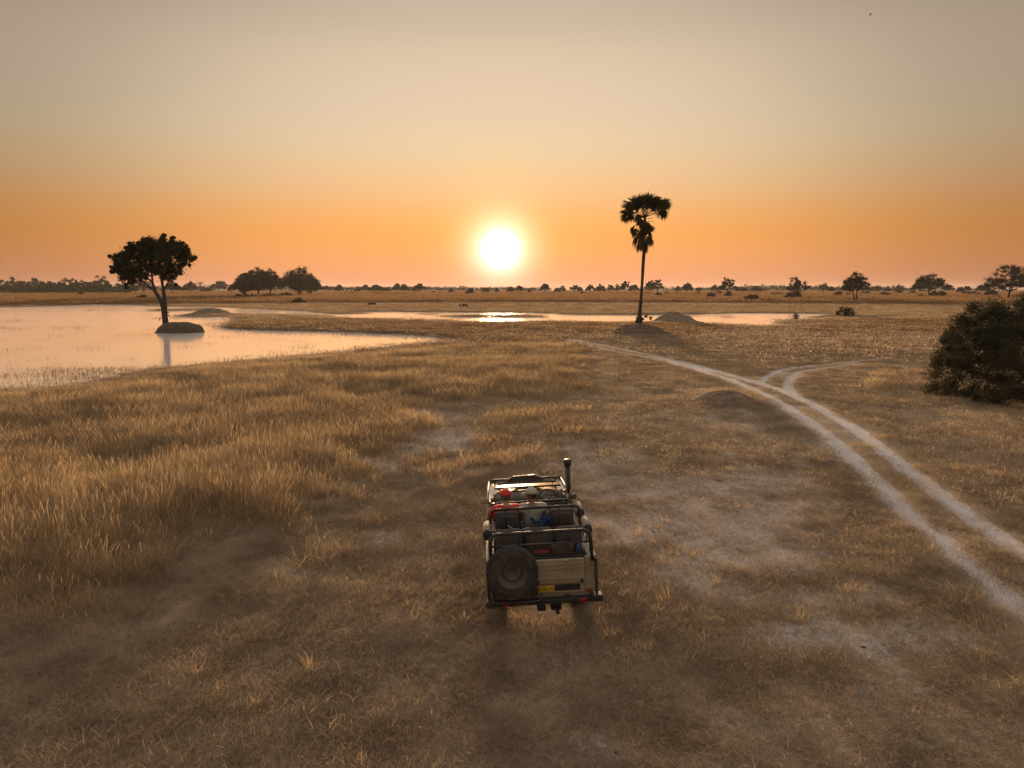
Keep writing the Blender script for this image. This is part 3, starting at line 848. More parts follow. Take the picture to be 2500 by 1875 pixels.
def tree_meshes(seed, h, w, base=.35, fork=.28, nclump=34, per=60, leaf=.5, cr=.11, trunk=.03, lean=0.0, stems=1, sparse=False, top_flat=.35, m=None, shape='dome', squash=.75):
    """returns (trunk mesh, crown mesh); h, w in metres"""
    rg = np.random.default_rng(seed)
    T = Tubes(); cs = []; rs = []
    Rw = w / 2
    tries = 0
    while len(cs) < nclump and tries < nclump * 40:
        tries += 1
        a = rg.random() * 2 * math.pi; q = math.sqrt(rg.random())
        lob = 1 + .16 * math.sin(a * 2 + seed) + .10 * math.sin(a * 5 + seed * 1.7)
        zt = 1 - (1 - top_flat) * q ** 2.2
        if shape == 'umbrella': zb = base + (1 - base) * .45 * (1 - q * .2)
        elif shape == 'round': zb = base + (1 - base) * .30 * q ** 2
        else: zb = base + (1 - base) * .28 * (1 - q) ** .7
        z = zb + (zt - zb) * rg.random() ** .65
        x = math.cos(a) * q * Rw * lob * (1 - cr); y = math.sin(a) * q * Rw * lob * (1 - cr)
        p = (x + lean * w * z, y, z * h - cr * w * .5)
        cs.append(p); rs.append(cr * w * (.6 + .75 * rg.random()))
    # skeleton
    tr = trunk * h
    for sidx in range(stems):
        off = 0 if stems == 1 else (sidx - (stems - 1) / 2) * tr * 2.6
        fz = fork * h
        bend = rg.normal() * .03 * h
        top = Vector((lean * w * fork + bend + off * 1.6, rg.normal() * .02 * h, fz))
        T.tube([(off, 0, -.4), (off * 1.05, 0, fz * .05), (off + bend * .4, 0, fz * .5), top], [tr * 1.7, tr * 1.15, tr * .95, tr * .8], 8)
        mine = [i for i in range(len(cs)) if stems == 1 or (cs[i][0] > lean * w * .7) == (sidx == stems - 1)]
        # a few scaffold limbs, clumps hang on the closest one
        nl = max(3, min(8, len(mine) // 5))
        anchors = [Vector(cs[i]) for i in rg.permutation(mine)[:nl]] if mine else []
        limbs = []
        for an in anchors:
            mid = top.lerp(an, .5) + Vector((0, 0, -.04 * h + rg.normal() * .02 * h)) + Vector(((an.x - top.x) * .12, (an.y - top.y) * .12, 0))
            pts = [top - Vector((0, 0, tr * .5)), top.lerp(mid, .5) + Vector((0, 0, .01 * h)), mid, mid.lerp(an, .5) + Vector((0, 0, .015 * h)), an]
            T.tube(pts, [tr * .62, tr * .5, tr * .38, tr * .25, tr * .1], 6)
            limbs.append(pts)
        for i in mine:
            c = Vector(cs[i])
            best = min(((q - c).length, q) for L in limbs for q in L[1:4])[1] if limbs else top
            if (best - c).length < .3: continue
            midp = best.lerp(c, .55) + Vector((rg.normal(), rg.normal(), -.3)) * .02 * w
            T.tube([best, midp, c], [tr * .26, tr * .16, tr * .05], 4)
            if sparse:
                for _ in range(5):
                    e = c + Vector((rg.normal(), rg.normal(), abs(rg.normal()))) * rs[i] * 1.0
                    T.tube([midp, c.lerp(e, .4), e], [tr * .10, tr * .07, tr * .02], 3)
    me_t = T.mesh('trunk', M_bark)
    me_c = leaves_mesh('crown', cs, rs, per, leaf, m or M_leaf, rg, squash)
    return me_t, me_c
def bush_mesh(seed, h, w, d, n, per, leaf, m):
    rg = np.random.default_rng(seed)
    cs, rs = [], []
    for i in range(n):
        a = rg.random() * 6.283; q = math.sqrt(rg.random())
        z = (1 - q ** 2.4) ** .5 * h * rg.random() ** .5 * .85
        cs.append((math.cos(a) * q * w / 2 * .9, math.sin(a) * q * d / 2 * .9, z * .95 + .02 * h)); rs.append(.16 * min(h, w) * (.7 + .8 * rg.random()))
    return leaves_mesh('foliage', cs, rs, per, leaf, m, rg, .9)

def metres(pxn, y_world, z=0.0):
    zc = y_world * math.cos(PITCH) - (z - CAM_H) * math.sin(PITCH)
    return pxn * zc / FPX
# each: (centre px, top px, base px, width px, kind, extra words)   [in 2500 px view]
def z4(x, top, base, w, k, s=''): return (x * .2893, 560 + top * .2893, 560 + base * .2893, w * .2893, k, s)
def z5(x, top, base, w, k, s=''): return (560 + x * .2893, 620 + top * .2893, 620 + base * .2893, w * .2893, k, s)
def z6(x, top, base, w, k, s=''): return (1180 + x * .2893, 640 + top * .2893, 640 + base * .2893, w * .2893, k, s)
def z7(x, top, base, w, k, s=''): return (1800 + x * .3165, 600 + top * .3165, 600 + base * .3165, w * .3165, k, s)
trees = [
    # the wood on the left bank
    z4(20, 418, 538, 130, 'round'), z4(118, 398, 536, 150, 'round'), z4(215, 436, 540, 120, 'round'), z4(302, 398, 536, 140, 'airy'), z4(380, 440, 540, 110, 'round'),
    z4(432, 424, 540, 110, 'round'), z4(500, 430, 540, 110, 'round'), z4(560, 388, 533, 100, 'bare'), z4(612, 410, 540, 120, 'round'), z4(668, 402, 533, 80, 'bare'),
    z4(715, 430, 540, 120, 'round'), z4(775, 425, 541, 110, 'round'), z4(850, 384, 541, 165, 'round'), z4(915, 440, 538, 70, 'round'),
    z4(1010, 452, 535, 110, 'airy'), z4(1090, 440, 538, 120, 'round'), z4(1215, 425, 545, 190, 'airy'), z4(1460, 438, 555, 160, 'umbrella'), z4(1585, 455, 535, 110, 'dome'),
    z4(1620, 437, 538, 90, 'dome'), z4(1690, 430, 540, 110, 'bare'), z4(1740, 485, 535, 70, 'dome'), z4(1855, 426, 530, 150, 'dome'), z4(1950, 462, 533, 50, 'airy'),
    # the two big clumps
    z5(15, 258, 340, 70, 'airy'), z5(130, 155, 362, 190, 'grove'), z5(245, 103, 360, 220, 'grove'), z5(345, 120, 358, 190, 'grove'),
    z5(590, 93, 362, 310, 'grove'), z5(690, 185, 352, 160, 'grove'),
    # left skyline
    z5(820, 265, 327, 90, 'umbrella'), z5(925, 255, 333, 92, 'dome'), z5(1035, 257, 336, 110, 'bare'), z5(1085, 268, 333, 60, 'airy'), z5(1150, 258, 327, 75, 'dome'),
    z5(1225, 250, 334, 115, 'dome'), z5(1280, 272, 331, 60, 'airy'), z5(1330, 278, 325, 66, 'dome'), z5(1415, 246, 330, 90, 'dome'), z5(1475, 254, 333, 100, 'dome'),
    z5(1560, 280, 325, 45, 'dome'), z5(1607, 244, 337, 98, 'umbrella'), z5(1870, 293, 331, 46, 'dome'), z5(2030, 279, 340, 62, 'round'), z5(2165, 279, 336, 60, 'dome'),
    # around and right of the sun, up to the palm
    z6(20, 210, 266, 58, 'dome'), z6(113, 213, 264, 40, 'dome'), z6(232, 204, 265, 62, 'airy'), z6(303, 194, 268, 78, 'airy'), z6(387, 221, 264, 36, 'dome'),
    z6(520, 177, 269, 96, 'dome'), z6(622, 214, 264, 60, 'airy'), z6(667, 198, 264, 52, 'airy'), z6(770, 189, 268, 84, 'umbrella'), z6(815, 206, 265, 50, 'dome'),
    z6(900, 189, 266, 84, 'dome'), z6(985, 186, 266, 96, 'dome'), z6(1070, 181, 267, 54, 'airy'), z6(1130, 184, 266, 60, 'airy'), z6(1200, 152, 269, 96, 'dome'),
    z6(1270, 184, 267, 84, 'dome'),
    # right of the palm
    z6(1405, 143, 270, 96, 'dome'), z6(1472, 136, 275, 90, 'airy'), z6(1640, 198, 264, 50, 'airy'), z6(1717, 173, 268, 108, 'dome'), z6(1815, 210, 262, 52, 'umbrella'),
    z6(1948, 187, 262, 50, 'airy'), z6(2062, 120, 292, 150, 'dome'), z6(2140, 204, 262, 40, 'airy'), z6(2190, 207, 264, 62, 'umbrella'),
    z7(40, 318, 365, 90, 'umbrella'), z7(155, 308, 366, 96, 'dome'), z7(215, 312, 364, 60, 'bare'), z7(460, 218, 418, 152, 'dome'), z7(662, 277, 372, 76, 'airy'), z7(725, 312, 366, 60, 'dome'),
    z7(905, 195, 446, 236, 'twin'), z7(1070, 303, 366, 82, 'dome'), z7(1160, 322, 364, 50, 'umbrella'), z7(1248, 288, 372, 78, 'forked'),
    z7(1478, 200, 398, 236, 'dome'), z7(1632, 292, 370, 70, 'airy'), z7(1717, 312, 374, 62, 'dome'), z7(1768, 305, 374, 62, 'umbrella'), z7(1872, 299, 372, 56, 'dome'), z7(1922, 303, 372, 42, 'dome'),
    z7(2090, 124, 425, 330, 'dome'), z7(2300, 104, 420, 240, 'dome'),
]
kind_words = {'grove': 'big dark full crowned tree', 'round': 'dense round tree', 'airy': 'loose see-through tree', 'bare': 'pale leafless tree', 'umbrella': 'flat topped tree',
              'dome': 'dark domed tree', 'twin': 'dark spreading tree on two slim trunks', 'forked': 'tree with a small upper tuft'}
PALM_PX, SUN_PX, LONE_PX, CLUMP_PX = 1560, 1222, 395, 690
order = sorted(range(len(trees)), key=lambda i: trees[i][0])
def nth(n): return {1: 'first', 2: 'second', 3: 'third', 4: 'fourth', 5: 'fifth', 6: 'sixth', 7: 'seventh', 8: 'eighth', 9: 'ninth', 10: 'tenth', 11: 'eleventh', 12: 'twelfth', 13: 'thirteenth',
                    14: 'fourteenth', 15: 'fifteenth', 16: 'sixteenth', 17: 'seventeenth', 18: 'eighteenth', 19: 'nineteenth', 20: 'twentieth'}.get(n, '%dth' % n)
labels = {}
sectors = [(-1e9, 272, 'in the wood at the left edge', 'wood on the left bank', 1, 'from the left'), (272, 570, 'beyond the lake', 'skyline trees', 1, 'from the left'),
           (570, 800, 'in the big left group', 'group of big trees left of the sun', 1, 'from the left'),
           (800, 1045, 'on the skyline left of the sun', 'skyline trees', 1, 'after the big group'), (1045, 1222, 'in the haze left of the sun', 'skyline trees', -1, 'going left'),
           (1222, 1560, 'on the skyline between sun and palm', 'skyline trees', 1, 'from the sun'), (1560, 1812, 'on the skyline right of the palm', 'skyline trees', 1, 'from the palm'),
           (1812, 2070, 'on the plain right of the palm', 'skyline trees', 1, 'from the left'), (2070, 2330, 'on the far right plain', 'skyline trees', 1, 'from the left'),
           (2330, 1e9, 'above the big bush at the right edge', 'trees behind the big bush', 1, 'from the left')]
for a, b, where, grp, sgn, cnt in sectors:
    ids = [i for i in order if a <= trees[i][0] < b]
    if sgn < 0: ids = ids[::-1]
    for n, i in enumerate(ids):
        labels[i] = ('%s %s, %s %s' % (kind_words[trees[i][4]], where, nth(n + 1), cnt), grp)
rnd = random.Random(5)
for i, (cx, top, base, wpx, kind, sx) in enumerate(trees):
    gx_, gy_ = G(cx, base)
    zc = gy_ * math.cos(PITCH) + CAM_H * math.sin(PITCH)
    # height so that the top lands on its row
    dx, dy, dz = ray(cx, top)
    h = CAM_H + dz * (gy_ / dy)
    w = wpx * zc / FPX
    pxm = zc / 711.0                       # metres per pixel of the small picture
    leaf = max(.30, pxm * 1.05)
    big = wpx > 60
    kw = dict(seed=200 + i, h=h, w=w, leaf=leaf)
    if kind == 'round': kw.update(w=w * 1.15, base=.02, fork=.2, nclump=130 if big else 60, per=80, cr=.095, shape='round', top_flat=.42)
    elif kind == 'airy': kw.update(base=.30 if big else .42, fork=.25 if big else .32, nclump=100 if big else 40, per=60 if big else 48, cr=.085, top_flat=.45, sparse=True)
    elif kind == 'bare': kw.update(base=.35, fork=.25, nclump=26, per=7, cr=.10, sparse=True, m=M_leaf_dry, top_flat=.5)
    elif kind == 'umbrella': kw.update(base=.35, fork=.3, nclump=34, per=80, cr=.12, shape='umbrella', top_flat=.55, squash=.6)
    elif kind == 'twin': kw.update(base=.42, fork=.40, nclump=80, per=85, cr=.085, stems=2, top_flat=.55, sparse=True, trunk=.022)
    elif kind == 'forked': kw.update(base=.45, fork=.35, nclump=20, per=36, cr=.12, top_flat=.1)
    elif kind == 'grove': kw.update(w=w * 1.08, base=.20, fork=.22, nclump=190, per=95, cr=.085, top_flat=.40, shape='round')
    else: kw.update(base=.36 if big else .46, fork=.26 if big else .34, nclump=130 if big else 44, per=85 if big else 70, cr=.085 if big else .095, top_flat=.42)
    mt, mc = tree_meshes(**kw)
    root = empty('tree', labels[i][0], 'tree', (gx_, gy_, -.05 * pxm), (0, 0, 0), labels[i][1])
    obj('trunk', mt, None, root); obj('crown', mc, None, root)

# ---- low bushes on the plain
bushes = [z4(60, 468, 541, 230, 'b'), z4(220, 475, 541, 230, 'b'), z4(380, 470, 541, 230, 'b'), z4(540, 470, 541, 230, 'b'), z4(700, 474, 541, 230, 'b'), z4(860, 478, 541, 200, 'b'), z4(1010, 500, 541, 160, 'b'), z4(1203, 543, 602, 130, 'b'), z4(680, 522, 560, 60, 'b'), z4(985, 558, 592, 95, 'b'), z5(585, 368, 416, 135, 'b'), z5(130, 328, 376, 250, 'b'), z5(480, 318, 366, 130, 'b'), z5(330, 330, 366, 150, 'b'),
          z5(1205, 405, 436, 80, 'b'), z5(1722, 313, 335, 52, 'b'), z5(1776, 319, 335, 42, 'b'), z5(1925, 345, 362, 40, 'b'), z5(1975, 418, 446, 100, 'b'), z5(1250, 322, 342, 170, 'b'), z5(1430, 326, 345, 220, 'b'),
          z5(2030, 318, 342, 80, 'b'), z6(830, 245, 268, 44, 'b'), z6(1475, 250, 302, 74, 'b'), z6(1385, 252, 272, 60, 'b'), z6(1545, 252, 272, 46, 'b'), z6(1815, 246, 271, 38, 'b'), z6(1920, 240, 316, 84, 'b'),
          z6(1985, 240, 274, 72, 'b'), z6(2068, 236, 298, 66, 'b'), z6(2212, 290, 336, 60, 'b'), z6(1640, 245, 266, 70, 'b'), z7(120, 366, 432, 156, 'b'), z7(428, 335, 420, 145, 'b'), z7(300, 358, 384, 130, 'b'),
          z7(778, 345, 392, 88, 'b'), z7(857, 358, 391, 42, 'b'), z7(982, 338, 377, 76, 'b'), z7(1130, 345, 389, 66, 'b'), z7(1168, 360, 390, 34, 'b'), z7(1350, 340, 374, 76, 'b'), z7(1240, 338, 372, 84, 'b'),
          z7(1545, 338, 402, 150, 'b'), z7(1420, 372, 402, 90, 'b'), z7(1790, 345, 384, 170, 'b'), z7(1960, 335, 392, 110, 'b'), z7(828, 462, 552, 165, 'm'), z7(452, 515, 578, 66, 's')]
border = sorted(range(len(bushes)), key=lambda i: bushes[i][0])
def near_landmark(cx):
    marks = [(395, 'the lone lake tree'), (690, 'the big tree group'), (1222, 'the sun'), (1560, 'the palm trunk'), (2087, 'the two trunked tree'), (2400, 'the big bush')]
    m_ = min(marks, key=lambda q: abs(q[0] - cx))
    side = 'left' if cx < m_[0] else 'right'
    same = [b for b in bushes if min(marks, key=lambda q: abs(q[0] - b[0])) == m_ and (b[0] < m_[0]) == (cx < m_[0])]
    same = sorted(same, key=lambda b: abs(b[0] - m_[0]))
    return m_[1], side, [s[0] for s in same].index(cx) + 1
for i, (cx, top, base, wpx, kind, sx) in enumerate(bushes):
    gx_, gy_ = G(cx, base)
    zc = gy_ * math.cos(PITCH) + CAM_H * math.sin(PITCH)
    h = max((base - top) * zc / FPX, .5); w = wpx * zc / FPX
    pxm = zc / 711.0
    land, side, k = near_landmark(cx)
    size = 'wide low' if wpx > 40 and (base - top) < 18 else ('large dark' if wpx > 36 else 'small dark')
    lab = '%s bush on the plain, %s one counted %swards from %s' % (size, nth(k), side, land)
    mm = M_leaf
    if kind == 'm': lab = 'dark spiky bush on the grassy hump at the end of the water'
    if kind == 's': lab = 'small pale thorny shrub standing in the water right of the palm'; mm = M_leaf_dry
    me = bush_mesh(500 + i, h, w, max(w * .8, 2), 46 if wpx > 30 else 22, 50 if kind != 's' else 9, max(.16, pxm * .9), mm)
    root = empty('bush', lab, 'bush', (gx_, gy_, 0), group='bushes scattered on the plain')
    obj('foliage', me, None, root)
    if wpx > 20:
        T = Tubes(); rg = np.random.default_rng(900 + i)
        for _ in range(12 if kind != 's' else 22):
            a = rg.random() * 6.28; q = rg.random() * w * .48; zt = h * (1.05 - .5 * (q / (w * .5)) ** 2) * (.8 + .35 * rg.random())
            T.tube([(0, 0, -.1), (math.cos(a) * q * .5, math.sin(a) * q * .5, zt * .6), (math.cos(a) * q, math.sin(a) * q, zt)], [.03 * h, .02 * h, .006 * h], 4)
        obj('stem', T.mesh('stem', M_bark), None, root)

# ---- far-off woodland that reads as one mass
rg = np.random.default_rng(61)
cs, rs = [], []
for k in range(2600):
    a = np.radians((rg.random() * 2 - 1) * 42)
    d = 1300 + 1500 * rg.random()
    x, y = math.sin(a) * d, math.cos(a) * d
    dens = fbm(np.array([a * 9.0 + 3]), np.array([d * .001]), 71, 4)[0]
    if dens < .42: continue
    hh = (4 + 15 * (dens - .4) * 1.6) * (.5 + rg.random() * .7)
    for q in range(3):
        cs.append((x + rg.normal() * 5, y + rg.normal() * 5, hh * (.2 + .7 * rg.random()))); rs.append(2.5 + 3.5 * rg.random())
wood = obj('distant_woodland', leaves_mesh('distant_woodland', cs, rs, 12, 3.0, M_leaf, rg, .8), None)
tag(wood, 'hazy far woodland along the horizon', kind='stuff')

# ---- the lone tree in the lake
def lone_tree():
    key = 'tree'; mcx, mcy = MOUNDS[key][:2]
    tx, ty = G(401, 800, .75)
    ty = mcy + .3; tx = (1388 * .2893 - 1250) / FPX * (ty * math.cos(PITCH) + 5 * math.sin(PITCH))
    zc = ty * math.cos(PITCH) + CAM_H * math.sin(PITCH)
    s = zc / FPX                                     # metres per px (2500)
    def P(zx, zy, dy=0.0):                           # from the 260,560 zoom (factor .217) to metres about the trunk base
        px = 260 + zx * .21700; py = 560 + zy * .21700
        dx, dyy, dz = ray(px, py)
        return Vector((dx * (ty / dyy) - tx, dy, CAM_H + dz * (ty / dyy)))
    root = empty('lone_tree', 'large lone tree with a wide dark crown on the earth hump in the lake', 'tree', (tx, ty, 0))
    rg = np.random.default_rng(77)
    T = Tubes()
    # two fused stems that part above the middle
    T.tube([P(668, 1100) - Vector((0, 0, .3)), P(666, 1060), P(655, 980), P(640, 880), P(612, 800), P(590, 770), P(545, 700, .1), P(505, 600, .3), P(490, 520, .5)], [.50, .38, .34, .31, .27, .25, .20, .15, .12], 9)
    T.tube([P(664, 1100, .1) - Vector((0, 0, .3)), P(664, 1040, .1), P(655, 960, .1), P(650, 860, .15), P(652, 780, .1), P(640, 690, 0), P(636, 600, -.2), P(628, 480, -.3), P(600, 330, -.2)], [.40, .33, .31, .29, .26, .21, .17, .12, .07], 9)
    for a, b in ((P(600, 900), P(578, 915)), (P(690, 960), P(712, 990)), (P(685, 940), P(708, 935)), (P(605, 1000), P(585, 1035))):
        T.tube([a, (a + b) / 2 + Vector((0, .1, .05)), b], [.08, .06, .02], 5)
    clumps = []
    # silhouette: clump centres read off the photograph with assorted depths
    sil = [(110, 322, 42), (160, 345, 48), (205, 290, 40), (130, 395, 44), (120, 455, 40), (175, 430, 50), (190, 500, 46), (180, 548, 34), (235, 560, 42), (245, 470, 55), (240, 380, 55),
           (275, 300, 50), (300, 235, 46), (345, 290, 60), (335, 215, 36), (395, 250, 58), (415, 150, 34), (410, 195, 44), (470, 165, 44), (470, 230, 62), (530, 125, 44), (560, 190, 60),
           (600, 130, 46), (650, 160, 44), (640, 220, 60), (700, 190, 38), (745, 175, 44), (790, 165, 40), (825, 200, 44), (870, 225, 40), (905, 225, 28), (840, 265, 52), (770, 250, 60), (720, 300, 62),
           (800, 330, 52), (870, 320, 46), (920, 290, 36), (945, 330, 34), (985, 320, 24), (880, 370, 38), (835, 420, 36), (860, 400, 30), (780, 410, 50), (790, 500, 34), (755, 530, 34), (740, 460, 46),
           (700, 420, 58), (690, 500, 46), (640, 330, 66), (560, 300, 68), (480, 330, 68), (400, 350, 66), (320, 390, 62), (330, 470, 52), (290, 530, 46), (260, 590, 34), (310, 590, 34), (380, 520, 44), (410, 440, 60),
           (480, 430, 60), (550, 400, 62), (620, 430, 58), (560, 480, 40), (450, 520, 36), (640, 560, 34), (700, 560, 36), (360, 240, 44), (520, 260, 60), (720, 240, 44), (600, 240, 58), (220, 330, 42)]
    for (zx, zy, r) in sil:
        rel = 1 - ((zx - 560) / 460) ** 2
        for dpt in ([0] if r < 40 else [rg.normal() * 1.3 * max(rel, .1), -rg.random() * 2.6 * max(rel, 0), rg.random() * 2.6 * max(rel, 0)]):
            clumps.append((P(zx + rg.normal() * 6, zy + rg.normal() * 6, dpt), r * .217 * s * .86))
    for _ in range(120):                                   # small sprays that fray the outline
        c, r = clumps[int(rg.integers(0, len(clumps)))]
        o_ = c - P(560, 350); o_.normalize()
        clumps.append((c + o_ * r * (.9 + .5 * rg.random()) + Vector(rg.normal(size=3)) * .22, r * .38))
    starts = [P(505, 600, .3), P(490, 520, .5), P(545, 700, .1), P(636, 600, -.2), P(628, 480, -.3), P(600, 330, -.2), P(640, 690, 0)]
    limbs = [([P(545, 700, .1), P(470, 640, .2), P(400, 580, .2), P(330, 540, 0), P(250, 500, -.2)], .13), ([P(490, 520, .5), P(420, 520, .6), P(330, 470, 1), P(240, 440, 1.2)], .11),
             ([P(505, 600, .3), P(440, 500, -.6), P(340, 400, -1.2), P(260, 330, -1.6)], .12), ([P(490, 520, .5), P(460, 400, .8), P(410, 280, 1.2), P(410, 190, 1.2)], .10),
             ([P(640, 690, 0), P(690, 580, .3), P(740, 480, .4), P(800, 400, .2), P(880, 345, 0), P(985, 318, 0)], .14), ([P(636, 600, -.2), P(690, 450, -.8), P(760, 320, -1.2), P(830, 230, -1.4)], .12),
             ([P(628, 480, -.3), P(660, 330, .8), P(690, 220, 1.4)], .09), ([P(628, 480, -.3), P(560, 330, -1.4), P(500, 220, -1.8)], .10), ([P(740, 480, .4), P(770, 510, .3), P(800, 500, .2)], .05),
             ([P(530, 680, 0), P(440, 640, -.3), P(385, 600, -.4), P(300, 585, -.5)], .07)]
    allp = []
    for pts, r0 in limbs:
        n = len(pts); T.tube(pts, [r0 * (1 - .75 * k / (n - 1)) for k in range(n)], 6); allp += pts[1:]
    allp += starts
    for c, r in clumps:
        best = min(((q - c).length, k) for k, q in enumerate(allp))[1]; q = allp[best]
        if (q - c).length > .25:
            m_ = q.lerp(c, .5) + Vector((rg.normal(), rg.normal(), rg.normal() - .3)) * .12
            T.tube([q, m_, c], [.055, .035, .012], 4)
        for _ in range(4):
            e = c + Vector((rg.normal(), rg.normal() * .6, rg.normal())) * r * .8
            T.tube([c, e], [.018, .006], 3)
    obj('trunk', T.mesh('trunk', M_bark), None, root)
    cc = [tuple(c) for c, r in clumps]; rr = [max(r, .17) for c, r in clumps]
    obj('crown', leaves_mesh('crown', cc, [q * 1.45 for q in rr], 190, .21, M_leaf, rg, .9, .7, 1.0), None, root)
lone_tree()

# ---- the palm
M_frond = leafy('palm_frond', (.022, .026, .012), (.05, .055, .024), .15, .8, .3)
M_dead = leafy('dead_palm_frond', (.05, .036, .024), (.09, .065, .04), .15, .8, .3)
def palm():
    mcx, mcy = MOUNDS['palm'][:2]
    ty = mcy
    zc0 = ty * math.cos(PITCH) + 4 * math.sin(PITCH)
    tx = (1558.5 - 1250) / FPX * zc0
    def P(zx, zy, dy=0.0):
        px = 1450 + zx * .2411; py = 450 + zy * .2411
        dx, dyy, dz = ray(px, py)
        return Vector((dx * (ty / dyy) - tx, dy, CAM_H + dz * (ty / dyy)))
    root = empty('palm_tree', 'tall slender fan palm with a leaning trunk on the broad mound', 'palm tree', (tx, ty, 0))
    T = Tubes()
    tp = [P(447, 1400) - Vector((0, 0, .4)), P(452, 1385), P(463, 1330), P(470, 1240), P(478, 1150), P(485, 1050), P(491, 950), P(497, 830), P(504, 730), P(510, 640), P(513, 540), P(515, 420), P(516, 330)]
    T.tube(tp, [.42, .36, .24, .195, .175, .165, .17, .19, .20, .18, .16, .17, .16], 12)
    obj('trunk', T.mesh('trunk', M_bark), None, root)
    rg = np.random.default_rng(8)
    hub = P(516, 330)
    def fan(name, base, tip, rad, seed, m, droop=.25, nleaf=34, spread=2.5, dead=False, wid=.06):
        """petiole from base to tip, then a folded fan of pointed leaflets round the tip"""
        r2 = np.random.default_rng(seed)
        T = Tubes()
        d = (tip - base)
        mid = base.lerp(tip, .5) + Vector((0, 0, d.length * .08))
        T.tube([base, mid, tip], [.035, .028, .02], 4)
        d = d.normalized()
        vs, fs = [], []
        side = d.cross(Vector((r2.normal() * .4, r2.normal() * .4, 1))).normalized(); nn = side.cross(d).normalized()
        tw = r2.random() * 3.14
        side, nn = side * math.cos(tw) + nn * math.sin(tw), nn * math.cos(tw) - side * math.sin(tw)
        for k in range(nleaf):
            a = (k / (nleaf - 1) - .5) * 2 * spread
            if dead: a *= .25
            u = d * math.cos(a * .9) + side * math.sin(a) * .95 + nn * (.15 * r2.normal())
            u.normalize()
            L = rad * (1 - .22 * abs(a) / spread) * (.85 + .25 * r2.random())
            wv = u.cross(nn).normalized() * wid * (1 if not dead else .9)
            g_ = Vector((0, 0, -1))
            p0 = tip; p1 = tip + u * L * .5 + g_ * L * droop * .10; p2 = tip + u * L * .82 + g_ * L * droop * .45; p3 = tip + u * L + g_ * L * droop
            b0 = len(vs)
            vs += [p0 - wv * .4, p0 + wv * .4, p1 - wv, p1 + wv, p2 - wv * .5, p2 + wv * .5, p3]
            fs += [(b0, b0 + 1, b0 + 3, b0 + 2), (b0 + 2, b0 + 3, b0 + 5, b0 + 4)]
            fs += [(b0 + 4, b0 + 5, b0 + 6, b0 + 6)]
        me = bpy.data.meshes.new(name)
        nv = T.n
        fs2 = [tuple(i + nv for i in dict.fromkeys(f)) for f in fs]
        me.from_pydata(T.v + [tuple(v) for v in vs], [], [tuple(f) for f in T.f] + fs2)
        me.materials.append(m); me.update()
        return obj(name, me, None, root)
    # living fans: positions of the fan centres in the zoom, depth offset
    fans = [(330, 190, 0, 75), (355, 215, .8, 80), (300, 265, .2, 62), (310, 275, -.3, 60), (300, 325, 0, 50), (365, 300, -.4, 75), (370, 330, .3, 60), (420, 200, -.9, 85), (400, 170, .5, 75), (450, 150, .9, 85), (445, 180, -1.1, 90),
            (480, 150, -.5, 80), (500, 170, .2, 90), (530, 150, -1.0, 85), (560, 150, .7, 85), (580, 155, -.4, 80), (600, 160, 1.0, 80), (560, 200, -1.3, 90), (610, 190, -.8, 85), (640, 170, .2, 80),
            (660, 200, .8, 75), (700, 200, 0, 80), (720, 195, -.6, 72), (640, 220, -1.2, 70), (690, 280, .2, 70), (710, 285, -.2, 55), (480, 210, 1.3, 85), (520, 220, 1.4, 80), (395, 240, 1.1, 75), (600, 220, 1.2, 75), (440, 340, -.3, 45), (470, 350, .2, 45)]
    for k, (zx, zy, dp, rad) in enumerate(fans):
        tip = P(zx, zy, dp)
        tip = hub.lerp(tip, .90)
        o = fan('frond', hub + Vector((0, 0, -.1 + .02 * (k % 5))), tip, rad * .2411 * zc0 / FPX * 1.3, 40 + k, M_frond, .22 if zy < 260 else .5)
    # bare broken petiole on the right
    T = Tubes(); T.tube([P(530, 380), P(575, 374), P(612, 380)], [.04, .03, .015], 4); T.tube([P(535, 350), P(570, 345), P(595, 335)], [.03, .03, .02], 4)
    obj('petiole', T.mesh('petiole', M_frond), None, root)
    # dead hanging fans
    dead = [((455, 395), (415, 420), 60, -.2), ((440, 400), (405, 430), 60, .1), ((450, 400), (430, 440), 85, .1), ((500, 500), (455, 530), 95, .1), ((505, 510), (470, 550), 95, -.2), ((505, 520), (485, 560), 85, .2), ((510, 520), (535, 540), 80, -.2),
            ((515, 510), (560, 545), 75, 0), ((515, 520), (555, 560), 70, .2), ((505, 560), (465, 600), 75, -.1), ((508, 560), (490, 600), 60, .1), ((512, 500), (505, 560), 90, -.1), ((514, 520), (522, 585), 85, .1), ((508, 430), (478, 470), 80, .1), ((520, 430), (552, 480), 75, 0), ((516, 470), (540, 520), 85, .15), ((510, 470), (490, 510), 90, -.15), ((512, 560), (508, 600), 80, 0)]
    for k, (a, b, rad, dp) in enumerate(dead):
        o = fan('dead_frond', P(a[0], a[1]), P(b[0], b[1], dp), rad * .2411 * zc0 / FPX * .74, 90 + k, M_dead, 1.0, 24, 2.4, True)
        o['label'] = 'withered fan hanging down along the trunk'
    # fruit and old leaf bases under the crown
    cs, rs = [], []
    for k in range(70):
        q = P(515 + rg.normal() * 33, 450 + (rg.random() - .5) * 110, rg.normal() * .35)
        cs.append(tuple(q)); rs.append(.24)
    obj('fruit_cluster', leaves_mesh('fruit_cluster', cs, rs, 60, .13, M_dead, rg, 1.0, .9), None, root)
    # scrub round the foot
    sr = empty('palm_scrub', 'low dark scrub at the foot of the palm trunk', 'bush', tuple(Vector((tx, ty, 0)) + P(490, 1400) * 1.0))
    obj('foliage', bush_mesh(31, 1.0, 3.6, 2, 16, 60, .13, M_leaf_dry), None, sr)
palm()

